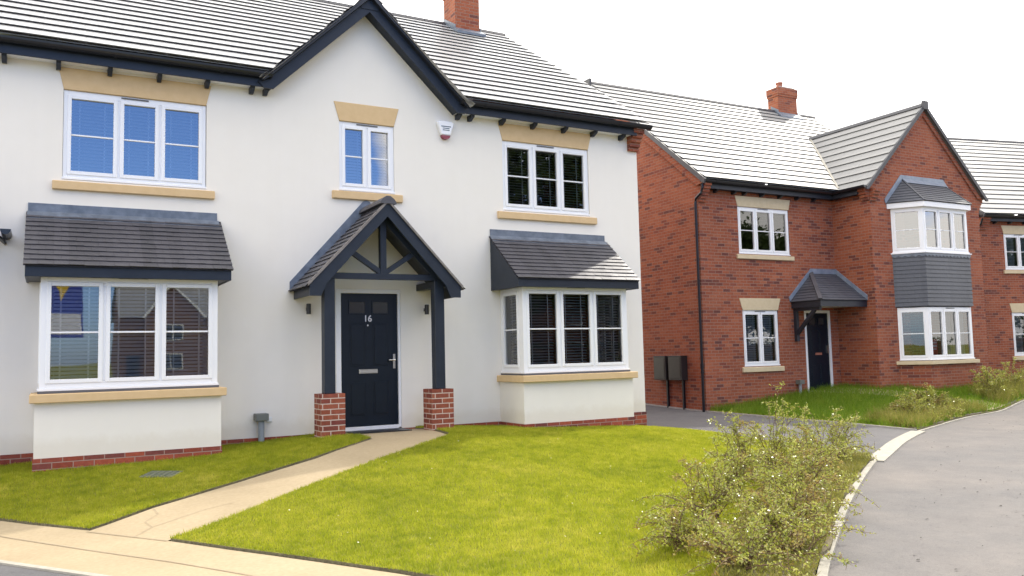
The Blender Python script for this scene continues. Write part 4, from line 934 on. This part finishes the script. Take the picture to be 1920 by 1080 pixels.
# downpipe, meter boxes, service pipe
dp = MB().tube([(-.03, -.20, 5.12), (-.03, -.20, 4.98), (-.045, -.16, 4.86), (-.05, .02, 4.76), (-.05, .05, 4.66), (-.05, .05, 4.3), (-.05, .05, -.42)], .034, 10)
dpo = dp.build('downpipe', M['gutter'], B)
for z in (.5, 2.3, 4.1): MB().tube([(-.05, .05, z), (-.05, .05, z+.05)], .042, 10).build('pipe_clip', M['gutter'], dpo)
MB().tube([(-.05, .05, .62), (-.05, .05, .74)], .045, 10).build('pipe_joint', M['gutter'], dpo)
for (ya, yb, lb) in ((1.26, 1.74, 'brown meter box further from the downpipe'), (.64, 1.15, 'brown meter box nearer the downpipe')):
    mo = MB().box(-.20, -.0, ya, yb, .33, .92).prism([(ya-.01, .92), (yb+.01, .92), (yb+.01, .935), (ya-.01, .935)], -.215, 0, 'x').build('meter_box', M['meter'], B, bevel=.008, label=lb)
    MB().box(-.208, -.201, ya+.04, yb-.04, .37, .88).build('meter_door', M['meter'], mo, bevel=.004)
    MB().box(-.06, -.0, ya+.12, ya+.17, -.45, .33).build('meter_pipe', M['gutter'], mo)
ps = MB().tube([(3.05, -.08, -.35), (3.05, -.08, .15)], .04, 12); pso = ps.build('service_pipe', M['grey_pvc'], B)
MB().box(2.98, 3.14, -.15, 0, .13, .24).build('cover_box', M['grey_box'], pso)

# ================================================================== FAR HOUSE at the right edge
c_, s_ = math.cos(BYAW), math.sin(BYAW); lx, ly = 12.36, .70
FC = (BO[0]+c_*lx-s_*ly, BO[1]+s_*lx+c_*ly, 0)
F = empty('far_brick_house', FC, -.24); tag(F, 'red brick house at the far right edge, mostly hidden behind the front gable', 'house')
w = MB(); wall(w, 0, 9, -.7, 5.1, [(.98, 2.2, 3.42, 4.6), (1.1, 2.3, .62, 2.03)], .2)
w.face((0, .2, -.7), (0, .2, 5.1), (0, 9, 5.1), (0, 9, -.7)); w.face((0, .2, 5.1), (0, 4.6, 8.6), (0, 9, 5.1)); w.face((9, .2, -.7), (9, .2, 5.1), (9, 9, 5.1), (9, 9, -.7)); w.face((9, .2, 5.1), (9, 4.6, 8.6), (9, 9, 5.1)); w.face((0, 9, -.7), (0, 9, 5.1), (9, 9, 5.1), (9, 9, -.7))
w.build('wall', M['brick'], F)
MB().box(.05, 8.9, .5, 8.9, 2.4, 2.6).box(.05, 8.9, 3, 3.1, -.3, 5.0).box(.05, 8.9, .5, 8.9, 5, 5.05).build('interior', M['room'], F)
win(F, (.982, .22, 3.425), 1.216, 1.17, 2, sill=(.1, .12, .07, .01), lintel=(0, .08, .28, .035), stone='stone_pale', blind='half')
win(F, (1.102, .22, .625), 1.196, 1.40, 2, sill=(.1, .13, .07, .01), lintel=(0, .08, .30, .035), stone='stone_pale', blind='half')
MB().box(.3, 9, .0, .02, 4.98, 5.16).build('fascia', M['navy_dark'], F); MB().box(.3, 9, .02, .2, 5.0, 5.02).build('soffit', M['navy'], F)
gutter(F, (-.12, -.08, 5.16), (9, -.08, 5.16), (0, -1, 0)); kneeler(F, 0, .3, .197, 5.1, 5)
for x in (.6, 1.2, 1.8, 2.4, 3.0): MB().prism([(.02, 4.999), (.2, 4.999), (.2, 4.92), (.14, 4.92), (.04, 4.96)], x-.028, x+.028, 'x').build('rafter_foot', M['navy_dark'], F)
slf = .80; cf = 1/math.hypot(1, slf); rt = MB(); zc = 5.19
tiles(rt, (0, -.15, zc), (1, 0, 0), (0, cf, slf*cf), 4.75/cf, lambda t: -.08, lambda t: 9.1, .34, .33, .008, .033, .0008)
rt.face((-.08, 4.6, zc+4.75*slf), (9.1, 4.6, zc+4.75*slf), (9.1, 9.2, 5.1), (-.08, 9.2, 5.1))
fr_ = rt.build('roof', M['slate_b'], F)
zz = zc+4.75*slf; MB().prism([(4.47, zz-.05), (4.51, zz+.02), (4.6, zz+.06), (4.69, zz+.02), (4.73, zz-.05)], -.1, 9.1, 'x').build('ridge_tiles', M['ridge'], fr_)
MB().prism([(-.2, zc-.02), (4.6, zz+.02), (4.6, zz-.1), (-.15, zc-.12)], -.12, -.082, 'x').build('verge_trim', M['ridge'], fr_)
MB().tube([(-.05, -.04, 5.06), (-.06, .02, 4.9), (-.06, .14, 4.72), (-.06, .14, 4.5), (-.06, .14, -.3)], .034, 8).build('downpipe', M['gutter'], F)

# ================================================================== SHRUBS
def leafmesh(name, P, Nrm, size, material, parent, seed=0, mats=None, mi=None):
    r = np.random.RandomState(seed); n = len(P); P = np.array(P); a = r.normal(size=(n, 3)); a /= np.linalg.norm(a, axis=1)[:, None]
    b = np.cross(a, r.normal(size=(n, 3))); b /= np.linalg.norm(b, axis=1)[:, None]
    s = size*(.65+.7*r.rand(n))[:, None]
    V = np.empty((n, 4, 3)); V[:, 0] = P; V[:, 1] = P+a*s*.5+b*s*.28; V[:, 2] = P+a*s; V[:, 3] = P+a*s*.5-b*s*.28
    me = bpy.data.meshes.new(name); me.vertices.add(4*n); me.vertices.foreach_set('co', V.ravel()); me.loops.add(4*n); me.loops.foreach_set('vertex_index', np.arange(4*n, dtype=np.int32))
    me.polygons.add(n); me.polygons.foreach_set('loop_start', np.arange(0, 4*n, 4, dtype=np.int32)); me.polygons.foreach_set('loop_total', np.full(n, 4, np.int32))
    me.update(); me.validate()
    for m_ in (mats or [material]): me.materials.append(m_)
    if mi is not None: me.polygons.foreach_set('material_index', np.array(mi, np.int32))
    o = bpy.data.objects.new(name, me); COL.objects.link(o); o.parent = parent; return o
def shrub(x, y, h, rad, label, seed, nst=26, leaf=.02, dens_=1.0, red=.2, group=None, lean=(0, 0)):
    rs = random.Random(seed); z = g1(x, y)+.045; e = empty('shrub', (x, y, z)); tag(e, label, 'shrub', group)
    st = MB(); P = []; mi = []
    for i in range(nst):
        a = rs.uniform(0, 2*math.pi); out_ = rs.uniform(.08, 1)**.85*rad*1.3; up = h*rs.uniform(.45, 1.0)*(1.05-.35*(out_/rad)**2); 
        pts = []; K = 9; bx, by_ = rs.uniform(-.09, .09), rs.uniform(-.09, .09); wx = rs.uniform(-.15, .15)
        droop = rs.uniform(.0, .35)*h*(out_/rad)
        for k in range(K+1):
            t = k/K; rr = out_*t**1.15; zz = up*(1-(1-t)**1.7)-droop*t**3
            pts.append(Vector((bx+math.cos(a+wx*t)*rr+lean[0]*t*h+rs.gauss(0, .008), by_+math.sin(a+wx*t)*rr+lean[1]*t*h+rs.gauss(0, .008), max(.01, zz))))
        st.tube(pts, [.0055*(1-.75*k/K) for k in range(K+1)], 4, False)
        isr = rs.random() < red
        side = []
        for k in range(1, K+1):
            for q in range(2 if k > 2 else 1):
                if rs.random() < .85:
                    d = Vector((rs.gauss(0, 1), rs.gauss(0, 1), rs.gauss(.35, .6))).normalized(); Lt = rs.uniform(.05, .20)*(1.1-.5*k/K)
                    p0 = pts[k-1].lerp(pts[k], rs.random()); p2 = p0+d*Lt+Vector((0, 0, -.02)); side.append((p0, p2))
                    st.tube([p0, p2], [.0025, .001], 3, False)
        for p0, p2 in side:
            for q in range(int(9*dens_*rs.uniform(.6, 1.3)*.95)):
                t = rs.random(); p = p0.lerp(p2, t); P.append((p.x+rs.gauss(0, .009), p.y+rs.gauss(0, .009), max(.005, p.z+rs.gauss(0, .009)))); mi.append(1 if (isr or rs.random() < red*.4) else 0)
        for k in range(2, K):
            for q in range(int(8*dens_)):
                p = pts[k].lerp(pts[k+1], rs.random()); P.append((p.x+rs.gauss(0, .012), p.y+rs.gauss(0, .012), max(.005, p.z+rs.gauss(0, .012)))); mi.append(1 if isr and rs.random() < .8 else 0)
    st.build('stem', M['twig'], e)
    leafmesh('foliage', P, None, leaf, None, e, seed, [M['leaf'], M['leaf_red']], mi)
    return e
SH = [(1.05, -7.35, .52, .5, 'leafy shrub just above the bottom edge of the picture', .2), (.30, -7.75, .40, .5, 'lowest shrub cut by the bottom edge of the picture', .3), (2.05, -6.75, .62, .45, 'small leafy shrub hard against the pale kerb', .2),
      (.85, -7.7, .50, .55, 'low shrub at the bottom of the picture beside the pale kerb', .35), (.30, -7.05, .42, .50, 'low spreading shrub reaching left over the lawn at the bottom', .35),
      (1.55, -7.05, .62, .55, 'shrub in the near row, next up from the bottom one by the kerb', .45), (1.15, -6.45, .60, .55, 'shrub leaning furthest left over the sunlit lawn', .25),
      (2.3, -6.45, .68, .55, 'bronze tinted shrub in the middle of the near kerb row', .6), (1.95, -5.85, .70, .50, 'loose shrub on the lawn side of the bronze one', .2),
      (2.95, -5.85, .76, .55, 'pale leaved shrub behind the bronze one in the kerb row', .15), (2.85, -5.15, .86, .45, 'upright airy shrub with a thin tip over the driveway', .12),
      (3.6, -5.35, .84, .52, 'dense green shrub between the kerb and the tallest shrub', .15), (3.85, -4.65, 1.12, .50, 'tallest shrub, its pale tip in front of the brick house lawn', .04),
      (4.45, -4.85, .86, .50, 'shrub leaning over the kerb near the driveway mouth', .12), (5.2, -4.45, .80, .45, 'last shrub of the near row beside the driveway', .25)]
for i, (x, y, h, r_, lb, rd_) in enumerate(SH): shrub(x, y, h, r_, lb, 50+i, 24, .023, .85, rd_*.6, 'shrubs along the near kerb')
for i, (x, y, h, r_, lb) in enumerate([(11.2, -1.3, .62, .5, 'shrub at the driveway corner of the stony bed'), (12.2, -.85, .75, .55, 'shrub in the middle of the stony bed by the bay window'), (13.2, -.45, .55, .5, 'low shrub at the far end of the stony bed'),
      (16.6, .35, .85, .7, 'shrub just beyond the buff path of the brick house'), (18.0, .75, .95, .75, 'second shrub beyond the buff path, under the far house'), (19.6, 1.0, .9, .75, 'shrub at the right edge in front of the far house')]):
    shrub(x, y, h, r_, lb, 80+i, 34, .03, .8, .12, 'shrubs in front of the brick house')

# ================================================================== ACROSS THE ROAD (seen in the window reflections)
def tree(x, y, h, rad, label, seed):
    rs = random.Random(seed); e = empty('tree', (x, y, g1(x, y)-.05)); tag(e, label, 'tree', 'trees across the road')
    t = MB(); t.tube([(0, 0, 0), (.05, 0, h*.25), (0, .1, h*.5), (0, 0, h*.8)], [.22, .17, .12, .04], 8)
    P = []; 
    for i in range(75):
        a = rs.uniform(0, 6.28); zz = rs.uniform(.3, .97)*h; rr = rad*math.sin(min(1, (zz/h-.2)/.8)*math.pi*.85+.3)*rs.uniform(.3, 1)
        c = Vector((math.cos(a)*rr, math.sin(a)*rr, zz)); t.tube([(0, 0, zz*.7), c], [.05, .015], 4, False)
        for q in range(130):
            d = Vector((rs.gauss(0, 1), rs.gauss(0, 1), rs.gauss(0, .8))); P.append(tuple(c+d*.55))
    t.build('trunk', M['bark'], e); leafmesh('crown', P, None, .36, M['leaf_dark'], e, seed)
def opp_house(x, y, rz, label):
    e = empty('opposite_house', (x, y, -.5), rz); tag(e, label, 'house', 'houses across the road')
    w = MB().box(-5, 5, 0, 8, 0, 5.3); w.face((-5, 0, 5.3), (-5, 8, 5.3), (-5, 4, 8.2)); w.face((5, 0, 5.3), (5, 8, 5.3), (5, 4, 8.2)); w.prism([(-1.0, 5.3), (3.4, 5.3), (1.2, 7.7)], -.9, 3.5, 'y'); w.box(-1, 3.4, -.9, -.002, 0, 5.3)
    w.build('wall', M['brick_far'], e)
    rf = MB(); rf.face((-5.2, -.3, 5.15), (5.2, -.3, 5.15), (5.2, 4, 8.3), (-5.2, 4, 8.3)); rf.face((5.2, 8.3, 5.15), (-5.2, 8.3, 5.15), (-5.2, 4, 8.3), (5.2, 4, 8.3))
    rf.beam((-1.3, 0, 5.1), (1.2, 0, 7.85), 3.0, .1, (0, 1, 0)) if False else None
    rf.face((-1.2, -1.1, 5.15), (1.2, -1.1, 7.85), (1.2, 3.6, 7.85), (-1.2, .2, 5.15)); rf.face((3.6, -1.1, 5.15), (1.2, -1.1, 7.85), (1.2, 3.6, 7.85), (3.6, .2, 5.15))
    rf.build('roof', M['slate_b'], e)
    MB().prism([(-1.3, 5.1), (1.2, 7.9), (3.7, 5.1), (3.5, 5.05), (1.2, 7.65), (-1.1, 5.05)], -1.12, -1.06, 'y').build('bargeboard', M['upvc'], e)
    for wx, wz, ww, wy in ((-4, 3.3, 1.7, 0), (-4, .9, 1.7, 0), (.4, 3.3, 1.5, -.9), (.4, .9, 1.9, -.9)):
        f = MB().box(wx, wx+ww, wy-.05, wy-.003, wz, wz+1.3).build('window', M['upvc'], e); MB().box(wx+.08, wx+ww/2-.04, wy-.06, wy-.051, wz+.08, wz+1.22).box(wx+ww/2+.04, wx+ww-.08, wy-.06, wy-.051, wz+.08, wz+1.22).build('pane', M['glass_door'], f)
    MB().box(3.7, 4.6, -.05, -.003, 0, 2.1).build('door', M['door'], e)
opp_house(5.9, -62, math.pi, 'brick house across the road facing the white house')
opp_house(27, -36, math.pi, 'brick house across the road, furthest right behind the trees')
opp_house(11, -34, math.pi, 'brick house across the road, further right')
opp_house(-16, -30, math.pi, 'brick house across the road, further left')
for i, (x, y, h, r_) in enumerate([(19.5, -26, 14.5, 4.6), (25.5, -29, 15, 4.8), (34, -33, 12, 3.6), (42, -30, 11, 3.4), (50, -34, 11, 3.2)]): tree(x, y, h, r_, 'broadleaf tree across the road, '+('nearest the white house', 'second from the left', 'third from the left', 'fourth from the left', 'furthest right')[i], 200+i)
hg = empty('added_hedge', (38, -33, -.55)); tag(hg, 'long dark green foliage strip, added across the road to darken window reflections', 'added_hedge')  # out-of-view foliage added to keep bright grass out of the window reflections
MB().box(-24, 26, -.4, .4, 0, 1.9).build('branch_core', M['twig'], hg)
rq = np.random.RandomState(5); hp = np.c_[rq.uniform(-24.3, 26.3, 14000), rq.uniform(-.7, .7, 14000), rq.uniform(0, 2.2, 14000)]; leafmesh('foliage', hp, None, .22, M['leaf_dark'], hg, 6)
# banner across the road, mirrored in the left bay
fb_ = empty('banner', (-4.25, -21, -.53)); tag(fb_, 'tall blue banner with yellow shapes on a pole across the road', 'banner')
MB().tube([(0, 0, 0), (0, 0, 4.9)], .05, 8).build('pole', M['silver'], fb_)
M['blue'] = mat('banner_blue', (.03, .06, .42), .6); M['yellow'] = mat('banner_yellow', (.8, .55, .03), .6)
MB().box(.06, 1.25, -.012, .012, 2.5, 4.5).build('cloth', M['blue'], fb_)
MB().box(.10, 1.20, .0125, .016, 2.6, 3.3).build('panel', M['alarm'], fb_)
MB().prism([(.3, 4.4), (.95, 4.45), (.8, 4.1), (.62, 3.7), (.55, 4.05)], .0125, .016, 'y').build('emblem', M['yellow'], fb_)
